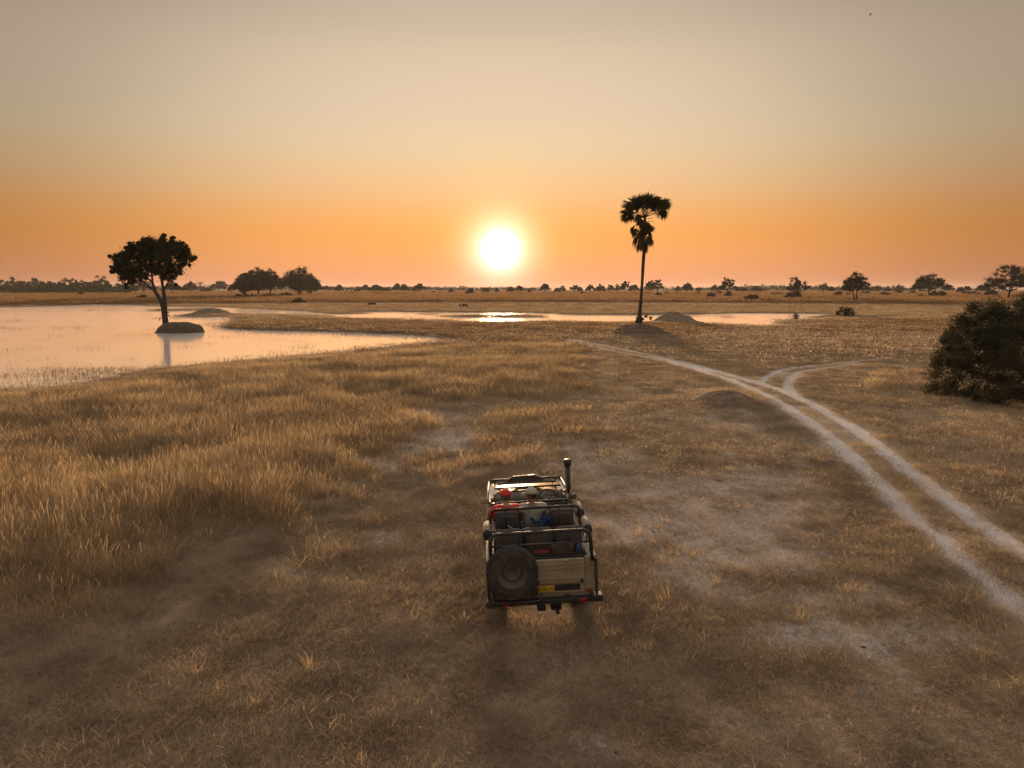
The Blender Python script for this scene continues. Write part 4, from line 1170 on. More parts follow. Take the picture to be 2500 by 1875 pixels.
# ---- the big thorn bush at the right
def big_bush():
    bx, by = G(2668, 1002)
    by += 3.2
    root = empty('thorn_bush', 'huge dark grey green thorn bush filling the right edge', 'bush', (bx, by, 0))
    rg = np.random.default_rng(15)
    T = Tubes(); cs, rs = [], []
    def prof(q): return (1 - q ** 3.4) ** .55
    Rb = 4.9; H = 5.15
    for k in range(600):
        a = rg.random() * 6.283; q = math.sqrt(rg.random())
        lob = 1 + .10 * math.sin(3 * a + 1) + .07 * math.sin(7 * a)
        if rg.random() < .65: z = prof(q) * H * (.86 + .14 * rg.random())
        else: z = prof(q) * H * rg.random() ** 1.5
        z *= .90 + .10 * math.sin(a * 4 + q * 5) + .05 * math.sin(a * 9 + q * 11)
        cs.append((math.cos(a) * q * Rb * lob, math.sin(a) * q * Rb * .85 * lob, z + .05)); rs.append(.28 + .28 * rg.random())
    # branches sticking out on the left near mid height
    for (ox, oz, L) in ((-4.9, 2.55, .8), (-4.7, 1.75, .7), (-4.4, 3.4, .3), (-5.0, 2.0, .5)):
        for j in range(5):
            f = j / 4
            cs.append((ox - L * f + .3, -.8 + rg.normal() * .2, oz + .12 * f + rg.normal() * .06)); rs.append(.24 * (1 - .45 * f))
        T.tube([(ox + 1.4, -.5, oz - .4), (ox + .3, -.8, oz), (ox - L, -.8, oz + .15)], [.05, .03, .01], 5)
    for k in range(60):
        c = Vector(cs[int(rg.integers(0, 520))]) * .9
        T.tube([(c.x * .15, c.y * .15, -.1), (c.x * .55, c.y * .55, c.z * .55), tuple(c)], [.07, .045, .012], 5)
    for k in range(420):                                # twigs that fray the outline
        c = Vector(cs[int(rg.integers(0, len(cs)))]); e = c + Vector((c.x * .05 + rg.normal() * .25, c.y * .05 + rg.normal() * .25, .18 + abs(rg.normal()) * .25))
        T.tube([c, e], [.012, .004], 3)
    obj('stem', T.mesh('stem', M_bark), None, root)
    obj('foliage', leaves_mesh('foliage', cs, rs, 230, .095, M_leaf_grey, rg, .9, .6), None, root)
big_bush()

# ---- birds
M_bird = mat('dark_feather', (.03, .025, .02), .8)
def bird(px, py, d, span, label, ang):
    dx, dy, dz = ray(px, py); t = d / dy
    root = empty('bird', label, 'bird', (dx * t, d, CAM_H + dz * t), (0, ang, .6))
    bm = bmesh.new()
    bmesh.ops.create_uvsphere(bm, u_segments=10, v_segments=6, radius=1, matrix=Matrix.Diagonal((span * .07, span * .2, span * .06, 1)))
    bmesh.ops.create_cone(bm, cap_ends=True, segments=6, radius1=span * .05, radius2=span * .02, depth=span * .2, matrix=Matrix.Translation((0, -span * .24, 0)) @ Matrix.Rotation(R(90), 4, 'X'))
    obj('body', bm, M_bird, root, True)
    for s in (-1, 1):
        bm = bmesh.new()
        P = [(0, .10, .02), (.22, .12, .10), (.5, .0, .06), (.3, -.08, .07), (0, -.08, .02)]
        top = [bm.verts.new((s * x * span, y * span, z * span)) for x, y, z in P]; bot = [bm.verts.new((s * x * span, y * span, z * span - .012 * span)) for x, y, z in P]
        bm.faces.new(top); bm.faces.new(bot[::-1])
        for k in range(5): bm.faces.new((top[k], bot[k], bot[(k + 1) % 5], top[(k + 1) % 5]))
        obj('wing', bm, M_bird, root)
bird(2125, 36, 90, .62, 'small dark bird gliding high in the upper right sky', R(-48))
bird(1334, 350, 230, .5, 'tiny distant bird above and right of the sun', R(10))
def duck(px, py, label, sc_=1.0):
    x, y = G(px, py, WZ)
    root = empty('water_bird', label, 'water bird', (x, y, WZ), (0, 0, 1.2), 'water birds on the channel')
    bm = bmesh.new()
    bmesh.ops.create_uvsphere(bm, u_segments=12, v_segments=8, radius=1, matrix=Matrix.Translation((0, 0, .16 * sc_)) @ Matrix.Diagonal((.20 * sc_, .42 * sc_, .20 * sc_, 1)))
    bmesh.ops.create_cone(bm, cap_ends=True, segments=8, radius1=.07 * sc_, radius2=.05 * sc_, depth=.4 * sc_, matrix=Matrix.Translation((0, .34 * sc_, .42 * sc_)) @ Matrix.Rotation(R(-15), 4, 'X'))
    obj('body', bm, M_bird, root, True)
    bm = bmesh.new()
    bmesh.ops.create_uvsphere(bm, u_segments=10, v_segments=6, radius=.09 * sc_, matrix=Matrix.Translation((0, .42 * sc_, .64 * sc_)))
    bmesh.ops.create_cone(bm, cap_ends=True, segments=6, radius1=.04 * sc_, radius2=.01, depth=.18 * sc_, matrix=Matrix.Translation((0, .56 * sc_, .62 * sc_)) @ Matrix.Rotation(R(-90), 4, 'X'))
    obj('head', bm, M_bird, root, True)
for px, py, lb in ((1008, 783, 'dark water bird swimming leftmost of three on the channel left of the sun'), (1019, 784, 'dark water bird in the middle of three on the channel left of the sun'),
                   (1026, 783.5, 'dark water bird rightmost of three on the channel left of the sun')):
    duck(px, py, lb, .55)
# ================================================================== THE SAFARI VEHICLE
def add_box(bm, c, s, bev=.008, rot=None, seg=2):
    M = Matrix.Translation(c)
    if rot is not None: M = M @ Euler(rot).to_matrix().to_4x4()
    r = bmesh.ops.create_cube(bm, size=1, matrix=M @ Matrix.Diagonal((s[0], s[1], s[2], 1)))
    if bev:
        ed = list({e for v in r['verts'] for e in v.link_edges})
        bmesh.ops.bevel(bm, geom=ed, offset=min(bev, min(s) * .45), segments=seg, affect='EDGES', profile=.5)
    return r
def bx(x0, x1, y0, y1, z0, z1, bev=.008, bm=None, seg=2):
    b = bm or bmesh.new()
    add_box(b, ((x0 + x1) / 2, (y0 + y1) / 2, (z0 + z1) / 2), (x1 - x0, y1 - y0, z1 - z0), bev, None, seg)
    return b
def add_tube(bm, pts, r, seg=10, closed=False):
    pts = [Vector(p) for p in pts]; n = len(pts); rings = []; prev = None
    for i, p in enumerate(pts):
        if closed: d = (pts[(i + 1) % n] - pts[i - 1]).normalized()
        else: d = (pts[min(i + 1, n - 1)] - pts[max(i - 1, 0)]).normalized()
        if prev is None:
            up = Vector((0, 0, 1)) if abs(d.z) < .9 else Vector((1, 0, 0)); a = d.cross(up).normalized()
        else: a = (prev - d * prev.dot(d)).normalized()
        prev = a; b = d.cross(a)
        rr = r[i] if isinstance(r, (list, tuple)) else r
        rings.append([bm.verts.new(p + (a * math.cos(2 * math.pi * k / seg) + b * math.sin(2 * math.pi * k / seg)) * rr) for k in range(seg)])
    for i in range(n if closed else n - 1):
        A_, B_ = rings[i], rings[(i + 1) % n]
        for k in range(seg): bm.faces.new((A_[k], A_[(k + 1) % seg], B_[(k + 1) % seg], B_[k]))
    if not closed:
        bm.faces.new(rings[0][::-1]); bm.faces.new(rings[-1])
def fillet(P, r=.08, n=5):
    P = [Vector(p) for p in P]; out = [P[0]]
    for i in range(1, len(P) - 1):
        a = (P[i - 1] - P[i]); b = (P[i + 1] - P[i]); rr = min(r, a.length * .45, b.length * .45)
        a = P[i] + a.normalized() * rr; b = P[i] + b.normalized() * rr
        for k in range(n + 1):
            t = k / n; out.append(a * (1 - t) ** 2 + P[i] * 2 * t * (1 - t) + b * t * t)
    return out + [P[-1]]
def add_lathe(bm, prof, M, seg=36):
    """prof: (radius, along) pairs, turned about the local Y axis of M"""
    rings = []
    for r_, y_ in prof:
        rings.append([bm.verts.new(M @ Vector((math.cos(2 * math.pi * k / seg) * r_, y_, math.sin(2 * math.pi * k / seg) * r_))) for k in range(seg)])
    for i in range(len(rings) - 1):
        for k in range(seg): bm.faces.new((rings[i][k], rings[i][(k + 1) % seg], rings[i + 1][(k + 1) % seg], rings[i + 1][k]))
    return rings

DIRT = (.22, .17, .12)
M_paint = mat('cream_paint', (.30, .25, .17), .16, var=.05, scale=2, coat=1.0)
M_body = mat('dusty_cream_paint', (.31, .265, .175), .5, var=.08, scale=3, dirt=(.15, .11, .075), dirt_amt=.75)
M_black = mat('black_steel', (.022, .021, .021), .42, var=.2, scale=6, dirt=(.10, .08, .06), dirt_amt=.35)
M_rub = mat('tyre_rubber', (.030, .028, .027), .85, var=.25, scale=9, bump=.4, bscale=60, dirt=(.13, .10, .075), dirt_amt=.5)
M_rim = mat('dusty_steel_rim', (.10, .09, .08), .6, var=.2, scale=7, dirt=(.14, .11, .09), dirt_amt=.5)
M_seat = mat('brown_canvas', (.060, .050, .044), .9, var=.2, scale=10, bump=.5, bscale=90)
M_dark = mat('dark_interior', (.020, .018, .017), .8, var=.25, scale=6)
M_paint.node_tree.nodes['Principled BSDF'].inputs['Coat IOR'].default_value = 2.0
M_paint.node_tree.nodes['Principled BSDF'].inputs['Coat Roughness'].default_value = .09
M_canvas = mat('cream_canvas', (.27, .225, .16), .85, var=.12, scale=6, bump=.4, bscale=60, dirt=(.20, .15, .11), dirt_amt=.5)
M_red = mat('red_reflector', (.30, .02, .012), .25, var=.1)
M_yel = mat('yellow_plate', (.62, .40, .02), .45, var=.08, scale=12, dirt=(.25, .17, .06), dirt_amt=.4)
M_ink = mat('black_lettering', (.015, .015, .015), .6, var=0)
M_chrome = mat('worn_metal', (.45, .43, .40), .35, metal=.9, var=.2)
M_blue = mat('blue_cloth', (.025, .07, .17), .85, var=.35, scale=14, bump=.6, bscale=40)
M_bag = mat('brown_bag', (.060, .047, .040), .9, var=.3, scale=9, bump=.8, bscale=30)
M_redbox = mat('dark_red_case', (.16, .02, .012), .6, var=.2)
M_mir = mat('mirror_shell', (.05, .045, .04), .4)
m_, t_n, b_n = nodes('windscreen_glass')
b_n.inputs['Base Color'].default_value = (.06, .055, .05, 1); b_n.inputs['Roughness'].default_value = .10; b_n.inputs['Coat Weight'].default_value = 1
b_n.inputs['Specular IOR Level'].default_value = .9; b_n.inputs['Alpha'].default_value = .95; b_n.inputs['IOR'].default_value = 2.0; b_n.inputs['Coat IOR'].default_value = 2.0
M_glass = m_

VLOC, VROT = (.53, 10.97, 0.0), (0, R(-2.7), R(2.0))
car = empty('safari_vehicle', 'open cream safari off-roader with a spare wheel on its tailgate and folded windscreen', 'off-road vehicle', VLOC, VROT)
P = lambda name, bm, m, par=car, smooth=False: obj(name, bm, m, par, smooth)

# body shell
b = bmesh.new()
for s in (-1, 1):
    bx(min(s * .80, s * .84), max(s * .80, s * .84), .12, 2.55, .52, 1.10, .012, b)          # rear quarter sides
    bx(min(s * .80, s * .84), max(s * .80, s * .84), 3.42, 3.80, .52, 1.12, .012, b)
    bx(min(s * .76, s * .90), max(s * .76, s * .90), .14, 2.55, 1.10, 1.135, .012, b)         # capping
    bx(min(s * .70, s * .84), max(s * .70, s * .84), .06, .118, .46, 1.15, .012, b)            # rear corner pillars
bx(-.70, .70, .075, .118, .47, .56, .008, b)
bx(-.80, .80, .16, 3.75, .56, .60, .0, b)
P('body_shell', b, M_body)
for s in (-1, 1):
    d = P('door', bx(min(s * .805, s * .845), max(s * .805, s * .845), 2.565, 3.405, .50, 1.02, .015), M_body)
    P('handle', bx(min(s * .847, s * .87), max(s * .847, s * .87), 2.66, 2.80, .93, .96, .006), M_black, d)
# chassis
b = bmesh.new()
bx(-.45, -.35, .0, 4.95, .42, .52, .01, b); bx(.35, .45, .0, 4.95, .42, .52, .01, b)
for y in (.5, 1.6, 2.6, 3.9): bx(-.35, .35, y, y + .1, .43, .51, .01, b)
for y in (.98, 4.02): add_tube(b, [(-.66, y, .40), (.66, y, .40)], .06, 10)
add_tube(b, [(-.2, 1.05, .40), (.0, 1.05, .40)], [.16, .13], 10)
P('chassis', b, M_dark)
b = bx(.12, .30, -.0, .72, .28, .42, .03); add_tube(b, [(.22, .0, .34), (.22, -.12, .30)], .03, 8)
P('exhaust', b, M_dark)

# tailgate with pressed ridges
tg = P('tailgate', bx(-.695, .695, .02, .072, .73, 1.145, .012), M_body)
for z0, z1 in ((1.05, 1.075), (.985, .998), (.815, .835), (.775, .785)):
    P('ridge', bx(-.68, .68, .010, .021, z0, z1, .004), M_body, tg)
for x in (.62, -.1):
    P('hinge', bx(x, x + .05, .0, .021, .735, .80, .006), M_black, tg)
P('latch', bx(.35, .43, .002, .021, 1.10, 1.135, .006), M_chrome, tg)
b = bmesh.new(); bx(-.70, .70, .06, .115, 1.148, 1.175, .008, b); bx(-.72, .72, .125, .16, .62, 1.20, .008, b)
P('load_bay_panel', b, M_dark)
P('recess_shade_plate', bx(.20, .62, .045, .072, .60, .71, .008), M_black)  # raised black slab, its colour stands in for the shade of a recess
P('lower_panel', bx(-.695, .695, .050, .068, .565, .725, .004), M_body)
pl = P('number_plate', bx(-.08, .19, .028, .040, .60, .70, .006), M_yel)
def text_mesh(txt, size, m, par, loc, rot, ext=.002):
    cu = bpy.data.curves.new('lettering', 'FONT'); cu.body = txt; cu.size = size; cu.extrude = ext; cu.align_x = 'CENTER'; cu.align_y = 'CENTER'; cu.resolution_u = 2
    tmp = bpy.data.objects.new('tmp', cu); C.objects.link(tmp)
    dg = bpy.context.evaluated_depsgraph_get()
    me = bpy.data.meshes.new_from_object(tmp.evaluated_get(dg)); bpy.data.objects.remove(tmp)
    me.materials.clear()
    o = obj('lettering', me, m, par); o.location = loc; o.rotation_euler = rot
    return o
text_mesh('57ALW', .083, M_ink, pl, (.058, .0255, .650), (R(90), 0, 0), .0022)
P('towing_bracket', (lambda b: (bx(-.20, -.085, -.03, .04, .56, .70, .015, b), bx(-.11, .03, -.16, .0, .36, .50, .02, b), add_tube(b, [(-.04, -.16, .46), (-.04, -.22, .46), (-.04, -.22, .53)], .022, 8), b)[-1])(bmesh.new()), M_black)
# rear bumper, reflectors, corner posts
b = bmesh.new(); bx(-.90, .90, -.10, .02, .445, .525, .012, b)
bx(-.93, -.78, -.13, .04, .435, .55, .02, b); bx(.76, .96, -.13, .04, .45, .565, .02, b)
P('rear_bumper', b, M_black)
P('reflector', bx(-.66, -.565, -.112, -.101, .455, .505, .006), M_red); P('reflector', bx(.58, .68, -.112, -.101, .462, .512, .006), M_red)
for s in (-1, 1):
    P('tail_lamp', (lambda b: (bx(min(s * .715, s * .80), max(s * .715, s * .80), .036, .059, .56, .61, .01, b), b)[-1])(bmesh.new()), M_red)
    P('corner_post', bx(min(s * .845, s * .895), max(s * .845, s * .895), -.05, .01, .51, 1.16, .008), M_black)
P('side_marker', bx(-.925, -.893, .06, .12, 1.10, 1.25, .006), M_canvas)

# roll bars: hoops that narrow upward
def hoop(y, ztop, hw, zfoot, r=.026, x2=None):
    b = bmesh.new()
    add_tube(b, fillet([(-hw - .02, y - .02, zfoot), (-hw, y, ztop), (hw, y, ztop), (hw + .02, y - .02, zfoot)], .13, 7), r, 12)
    return b
hr = P('rear_roll_bar', hoop(.02, 1.62, .80, 1.10, .028), M_black, car, True)
b = bmesh.new(); add_tube(b, [(-.80, .02, 1.42), (.80, .02, 1.42)], .018, 8); add_tube(b, [(.47, .02, 1.42), (.47, .02, 1.60)], .014, 6); add_tube(b, [(-.35, .02, 1.42), (-.35, .02, 1.60)], .014, 6)
P('cross_rail', b, M_black, hr, True)
h2 = P('middle_roll_bar', hoop(1.36, 1.60, .80, 1.10, .027), M_black, car, True)
b = bmesh.new(); add_tube(b, [(-.53, 1.36, 1.20), (-.53, 1.36, 1.58)], .016, 6); add_tube(b, [(.42, 1.36, 1.20), (.42, 1.36, 1.58)], .016, 6); add_tube(b, [(-.8, 1.36, 1.20), (.8, 1.36, 1.20)], .016, 6)
P('cross_rail', b, M_black, h2, True)
h3 = P('front_roll_bar', hoop(2.52, 1.36, .77, 1.0, .024), M_black, car, True)
for s in (-1, 1):                                             # side rails between the hoops
    b = bmesh.new(); add_tube(b, fillet([(s * .83, .10, 1.30), (s * .83, 1.30, 1.30), (s * .82, 1.9, 1.24), (s * .82, 2.5, 1.16)], .1, 4), .020, 8)
    for y in (.35, .75, 1.1, 1.75, 2.2): add_tube(b, [(s * .83, y, 1.12), (s * .83, y, 1.27)], .012, 6)
    P('side_rail', b, M_black, car, True)
    # rolled canvas armrests
    for y0, y1, z in ((.78, 1.32, 1.34), (1.78, 2.34, 1.30)):
        if s < 0 and y0 > 1.5: continue
        b = bmesh.new(); prof = [(.0, y0), (.07, y0), (.090, y0 + .03), (.094, (y0 + y1) / 2), (.090, y1 - .03), (.07, y1), (.0, y1)]
        add_lathe(b, prof, Matrix.Translation((s * .87, 0, z)) @ Matrix.Diagonal((.8, 1, 1, 1)), 18)
        a = P('padded_armrest', b, M_canvas, car, True)
        b = bmesh.new(); add_lathe(b, [(0, y0 - .03), (.06, y0 - .025), (.090, y0 + .0), (.0955, y0 + .03)], Matrix.Translation((s * .87, 0, z)) @ Matrix.Diagonal((.8, 1, 1, 1)), 18)
        P('end_cap', b, M_dark, a, True)

# seats
def seat(x, y, zc, top, w=.43, label=None):
    st = P('seat', (lambda b: (bx(x - w / 2, x + w / 2, y + .09, y + .52, zc - .11, zc, .04, b, 4), b)[-1])(bmesh.new()), M_seat, car, True)
    b = bmesh.new(); add_box(b, (x, y + .03, (zc + top) / 2 + .0), (w, .115, top - zc + .06), .05, (R(-7), 0, 0), 4)
    P('backrest', b, M_seat, st, True)
    b = bmesh.new(); add_box(b, (x, y - .005, (zc + top) / 2 + .12), (w * .82, .10, (top - zc) * .45), .045, (R(-7), 0, 0), 4)
    P('headrest_pad', b, M_seat, st, True)
for x in (-.50, 0.0, .50): seat(x, .34, 1.05, 1.54)
for x, zt in ((-.50, 1.45), (0.0, 1.20), (.50, 1.45)): seat(x, 1.56, .92, zt)
for x in (-.40, .40): seat(x, 2.72, .80, 1.27, .50)
b = bmesh.new(); bx(-.76, .76, .36, .92, .60, .935, .01, b); bx(-.76, .76, 1.60, 2.12, .60, .805, .01, b); bx(-.66, .66, 2.78, 3.25, .60, .685, .01, b); bx(-.12, .12, 2.7, 3.5, .60, .88, .02, b)
P('seat_platform', b, M_dark)
b = bmesh.new(); add_tube(b, fillet([(.13, 2.62, 1.10), (.13, 2.62, 1.33), (.70, 2.62, 1.33), (.70, 2.62, 1.05)], .07, 5), .018, 8)
P('grab_rail', b, M_black, car, True)
b = bmesh.new(); add_tube(b, fillet([(-.70, 2.62, 1.05), (-.70, 2.62, 1.30), (-.08, 2.62, 1.30), (-.08, 2.62, 1.10)], .07, 5), .018, 8)
P('grab_rail', b, M_black, car, True)

# dashboard and steering wheel (right hand drive)
b = bmesh.new(); bx(-.72, .72, 3.46, 3.72, .82, 1.12, .04, b, 3); bx(.18, .62, 3.38, 3.52, 1.02, 1.15, .03, b, 3)
dsh = P('dashboard', b, M_dark)
b = bmesh.new()                                         # pale scuttle cover with a wavy rear edge
n = 24; gridv = []
for i in range(n + 1):
    x = -.74 + 1.48 * i / n
    yr = 3.50 + .05 * math.sin(i * .9) + (.16 if x > .2 else 0) * sstep(.15, .5, x) + .03 * math.sin(i * 2.1)
    row = []
    for k in range(6):
        f = k / 5; y = yr + (3.88 - yr) * f
        row.append(b.verts.new((x, y, 1.145 + .045 * math.sin(f * 2.4) + .012 * math.sin(i * 1.7 + k) - (.06 if k == 0 else 0))))
    gridv.append(row)
for i in range(n):
    for k in range(5): b.faces.new((gridv[i][k], gridv[i + 1][k], gridv[i + 1][k + 1], gridv[i][k + 1]))
r_ext = bmesh.ops.solidify(b, geom=b.faces[:], thickness=.012)
P('dash_cover', b, M_canvas, car, True)
sw = bmesh.new(); SM = Matrix.Translation((.375, 3.30, 1.17)) @ Matrix.Rotation(R(-28), 4, 'X')
# wheel ring in the local XZ plane, tilted
pts = [SM @ Vector((math.cos(a) * .185, 0, math.sin(a) * .185)) for a in [2 * math.pi * k / 32 for k in range(32)]]
add_tube(sw, pts, .017, 8, True)
st = P('steering_wheel', sw, M_dark, car, True)
b = bmesh.new(); add_box(b, SM @ Vector((0, .02, -.01)), (.15, .05, .12), .03, (R(-28), 0, 0), 3)
for a in (R(200), R(-20), R(-90)): add_tube(b, [SM @ Vector((0, .02, 0)), SM @ Vector((math.cos(a) * .18, 0, math.sin(a) * .18))], .014, 6)
add_tube(b, [SM @ Vector((0, .03, 0)), SM @ Vector((0, .28, 0))], .025, 8)
P('hub', b, M_rim, st, True)

# bonnet, wings, folded windscreen
b = bmesh.new(); nx, ny = 16, 12; gv = []
for j in range(ny + 1):
    f = j / ny; y = 3.84 + 1.08 * f
    row = []
    for i in range(nx + 1):
        x = -.66 + 1.32 * i / nx
        z = 1.19 - .125 * f - .03 * f ** 5 - .035 * abs(x / .66) ** 4 + .022 * (abs(x) < .30)
        row.append(b.verts.new((x, y, z)))
    gv.append(row)
for j in range(ny):
    for i in range(nx): b.faces.new((gv[j][i], gv[j][i + 1], gv[j + 1][i + 1], gv[j + 1][i]))
P('bonnet', b, M_paint, car, True)
b = bmesh.new()
for s in (-1, 1):
    bx(min(s * .66, s * .87), max(s * .66, s * .87), 3.82, 4.96, .98, 1.075, .035, b, 4)
    bx(min(s * .655, s * .675), max(s * .655, s * .675), 3.82, 4.94, .55, 1.10, .006, b)
bx(-.66, .66, 4.90, 4.96, .60, 1.06, .02, b)
P('front_wings', b, M_paint)
b = bmesh.new()
P0 = [(-.71, 3.88, 1.265), (.71, 3.88, 1.265), (.66, 4.40, 1.213), (-.66, 4.40, 1.213)]
add_tube(b, [Vector(p) for p in P0], .020, 8, True)
wsf = P('windscreen', b, M_black, car, True)
b = bmesh.new(); vs = [b.verts.new((p[0] * .985, p[1] + (.008 if p[1] < 4 else -.008), p[2] + .001)) for p in P0]; b.faces.new(vs); bmesh.ops.solidify(b, geom=b.faces[:], thickness=.006)
P('glass', b, M_glass, wsf)
b = bmesh.new()
for x in (-.6, .6): add_tube(b, [(x, 3.86, 1.17), (x, 3.90, 1.25)], .014, 6); add_tube(b, [(x * .95, 4.34, 1.13), (x * .95, 4.34, 1.26)], .012, 6)
P('windscreen_hinge', b, M_black, wsf)
# bull bar with a raised centre plate
b = bmesh.new()
add_tube(b, fillet([(-.82, 5.00, .55), (-.835, 5.06, 1.12), (.835, 5.06, 1.12), (.82, 5.00, .55)], .10, 6), .030, 12)
for x in (-.70, .70): add_tube(b, [(x, 5.02, .60), (x, 5.06, 1.10)], .018, 8)
add_tube(b, [(-.83, 5.02, .80), (.83, 5.02, .80)], .022, 8); bx(-.84, .84, 4.98, 5.12, .46, .58, .02, b)
bb = P('bull_bar', b, M_black, car, True)
b = bmesh.new(); pts = [(-.42, 1.12), (-.27, 1.20), (.22, 1.215), (.42, 1.135), (.42, 1.05), (-.42, 1.05)]
fr_ = [b.verts.new((x, 5.03, z)) for x, z in pts]; bk = [b.verts.new((x, 5.09, z)) for x, z in pts]
b.faces.new(fr_); b.faces.new(bk[::-1])
for k in range(6): b.faces.new((fr_[k], bk[k], bk[(k + 1) % 6], fr_[(k + 1) % 6]))
bmesh.ops.recalc_face_normals(b, faces=b.faces[:])
P('centre_plate', b, M_black, bb)
for s in (-1, 1):                                             # bush rails from the bull bar back along the wings
    b = bmesh.new(); add_tube(b, fillet([(s * .835, 5.04, 1.10), (s * .86, 4.2, 1.12), (s * .88, 3.45, 1.10), (s * .88, 2.7, .82)], .1, 4), .019, 8)
    P('bush_rail', b, M_body if s < 0 else M_black, car, True)
    hl = bmesh.new(); add_lathe(hl, [(0, 5.0), (.085, 5.0), (.09, 4.95), (.09, 4.9)], Matrix.Translation((s * .52, 0, .86)), 20); P('headlight', hl, M_chrome, car, True)
    # mirrors
    b = bmesh.new(); add_box(b, (s * .90 - (.03 if s < 0 else 0), 3.34, 1.17), (.17, .08, .11), .03, (R(-20), 0, R(8 * s)), 3)
    mi = P('side_mirror', b, M_canvas if s < 0 else M_mir, car, True)
    b = bmesh.new(); add_tube(b, [(s * .82, 3.45, 1.05), (s * .86, 3.38, 1.15)], .012, 6); P('bracket', b, M_black, mi)
# snorkel
b = bmesh.new(); add_tube(b, fillet([(.80, 4.15, 1.02), (.86, 3.95, 1.10), (.865, 3.80, 1.20), (.865, 3.76, 1.74)], .08, 5), [.058] * 12 + [.052, .056], 12)
sn = P('snorkel', b, M_black, car, True)
b = bmesh.new(); add_lathe(b, [(0, 0), (.050, 0), (.072, .03), (.080, .07), (.080, .15), (.066, .165), (0, .168)], Matrix.Translation((.865, 3.76, 1.69)) @ Matrix.Rotation(R(90), 4, 'X'), 20)
P('snorkel_cap', b, M_black, sn, True)
P('snorkel_bracket', bx(.80, .835, 3.74, 3.80, 1.10, 1.62, .008), M_body, sn)

# wheels
def wheel(name, M, label=None, spare=False):
    Rr, W = .405, .125
    b = bmesh.new()
    add_lathe(b, [(.225, -W * .78), (.25, -W * .95), (.33, -W), (.375, -W * .92), (Rr - .012, -W * .72), (Rr - .012, W * .72), (.375, W * .92), (.33, W), (.25, W * .95), (.225, W * .78)], M, 48)
    for k in range(44):                                    # tread lugs
        a = 2 * math.pi * k / 44
        for row, yy in enumerate((-.088, -.045, 0, .045, .088)):
            aa = a + (.07 if row % 2 else 0)
            rad = Rr - .004 - (.006 if abs(yy) > .08 else 0)
            Mx = M @ Matrix.Rotation(-aa, 4, 'Y') @ Matrix.Translation((rad, yy, 0))
            r_ = bmesh.ops.create_cube(b, size=1, matrix=Mx @ Matrix.Diagonal((.030, .036 if abs(yy) < .08 else .05, .036, 1)))
    root = P(name, bmesh.new(), None)
    ty = P('tyre', b, M_rub, root, False)
    b = bmesh.new()
    add_lathe(b, [(.232, -W * .80), (.222, -W * .84), (.205, -W * .62), (.190, .0), (.150, W * .15), (.140, -W * .12), (.105, -W * .16), (.085, W * .35), (.0, W * .38)], M, 36)
    rm = P('rim', b, M_rim, root, True)
    b = bmesh.new()
    for k in range(5):
        a = 2 * math.pi * k / 5
        add_lathe(b, [(0, -.032), (.010, -.032), (.010, -.005)], M @ Matrix.Translation((math.cos(a) * .122, 0, math.sin(a) * .122)), 8)
    P('wheel_nuts', b, M_rim, root)
    return root
wr = []
spare = wheel('spare_wheel', Matrix.Translation((-.485, -.17, 1.05)))
b = bmesh.new()
add_tube(b, fillet([(-.80, -.04, 1.10), (-.82, -.10, .70), (-.80, -.20, .56), (-.05, -.20, .56), (-.02, -.14, .66)], .07, 5), .020, 8)
add_tube(b, fillet([(-.82, -.04, 1.12), (-.80, -.05, .56)], .05, 4), .022, 8)
add_tube(b, [(-.80, -.03, .95), (-.485, -.05, .95)], .018, 8); add_tube(b, [(-.485, -.05, .75), (-.485, -.05, 1.25)], .02, 8)
P('wheel_carrier', b, M_black, car, True)
for s in (-1, 1):
    for y in (1.03, 4.07):
        M_ = Matrix.Translation((s * .71, y, .405)) @ Matrix.Rotation(R(90 if s < 0 else -90), 4, 'Z')
        wheel('wheel', M_)
P('mudflap', bx(-.82, -.60, .42, .44, .22, .58, .004), M_dark); P('mudflap', bx(.60, .82, .42, .44, .22, .58, .004), M_dark)
P('floor_mat', bx(-.76, .76, .17, 2.5, .602, .615, 0), M_dark)
# wires and straps seen behind the middle bar
b = bmesh.new(); add_tube(b, [(-.50, 1.34, 1.30), (-.40, 1.33, 1.24), (-.25, 1.33, 1.22), (-.12, 1.34, 1.25)], .006, 5); P('cable', b, M_chrome)

# ---- things lying in the vehicle
def inveh(name, label, cat, loc=(0, 0, 0)):
    M = Matrix.Translation(VLOC) @ Euler(VROT).to_matrix().to_4x4() @ Matrix.Translation(loc)
    o = empty(name, label, cat); o.matrix_world = M
    o.location = M.to_translation(); o.rotation_euler = VROT
    return o
def cloth(nx, ny, f, th=.012):
    b = bmesh.new(); g = [[b.verts.new(f(i / nx, j / ny)) for j in range(ny + 1)] for i in range(nx + 1)]
    for i in range(nx):
        for j in range(ny): b.faces.new((g[i][j], g[i + 1][j], g[i + 1][j + 1], g[i][j + 1]))
    bmesh.ops.solidify(b, geom=b.faces[:], thickness=th)
    return b
jk = inveh('jacket', 'blue jacket draped over the second row seats beside the grey shirted man', 'jacket')
def fj(u, v):
    x = -.06 + .38 * u
    return (x + .03 * math.sin(v * 9 + u * 5), 1.50 + .20 * v + .02 * math.sin(u * 11), 1.24 + .07 * math.sin(v * 3.0) + .055 * math.sin(u * 9 + v * 3) + .03 * math.sin(u * 23) - .04 * (1 - u))
obj('cloth', cloth(26, 10, fj), M_blue, jk, True)
bg = inveh('canvas_bag', 'rounded dark brown canvas bag hanging at the right rear of the vehicle', 'bag')
b = bmesh.new(); bmesh.ops.create_uvsphere(b, u_segments=24, v_segments=14, radius=1, matrix=Matrix.Translation((.36, .20, 1.235)) @ Matrix.Diagonal((.205, .10, .125, 1)))
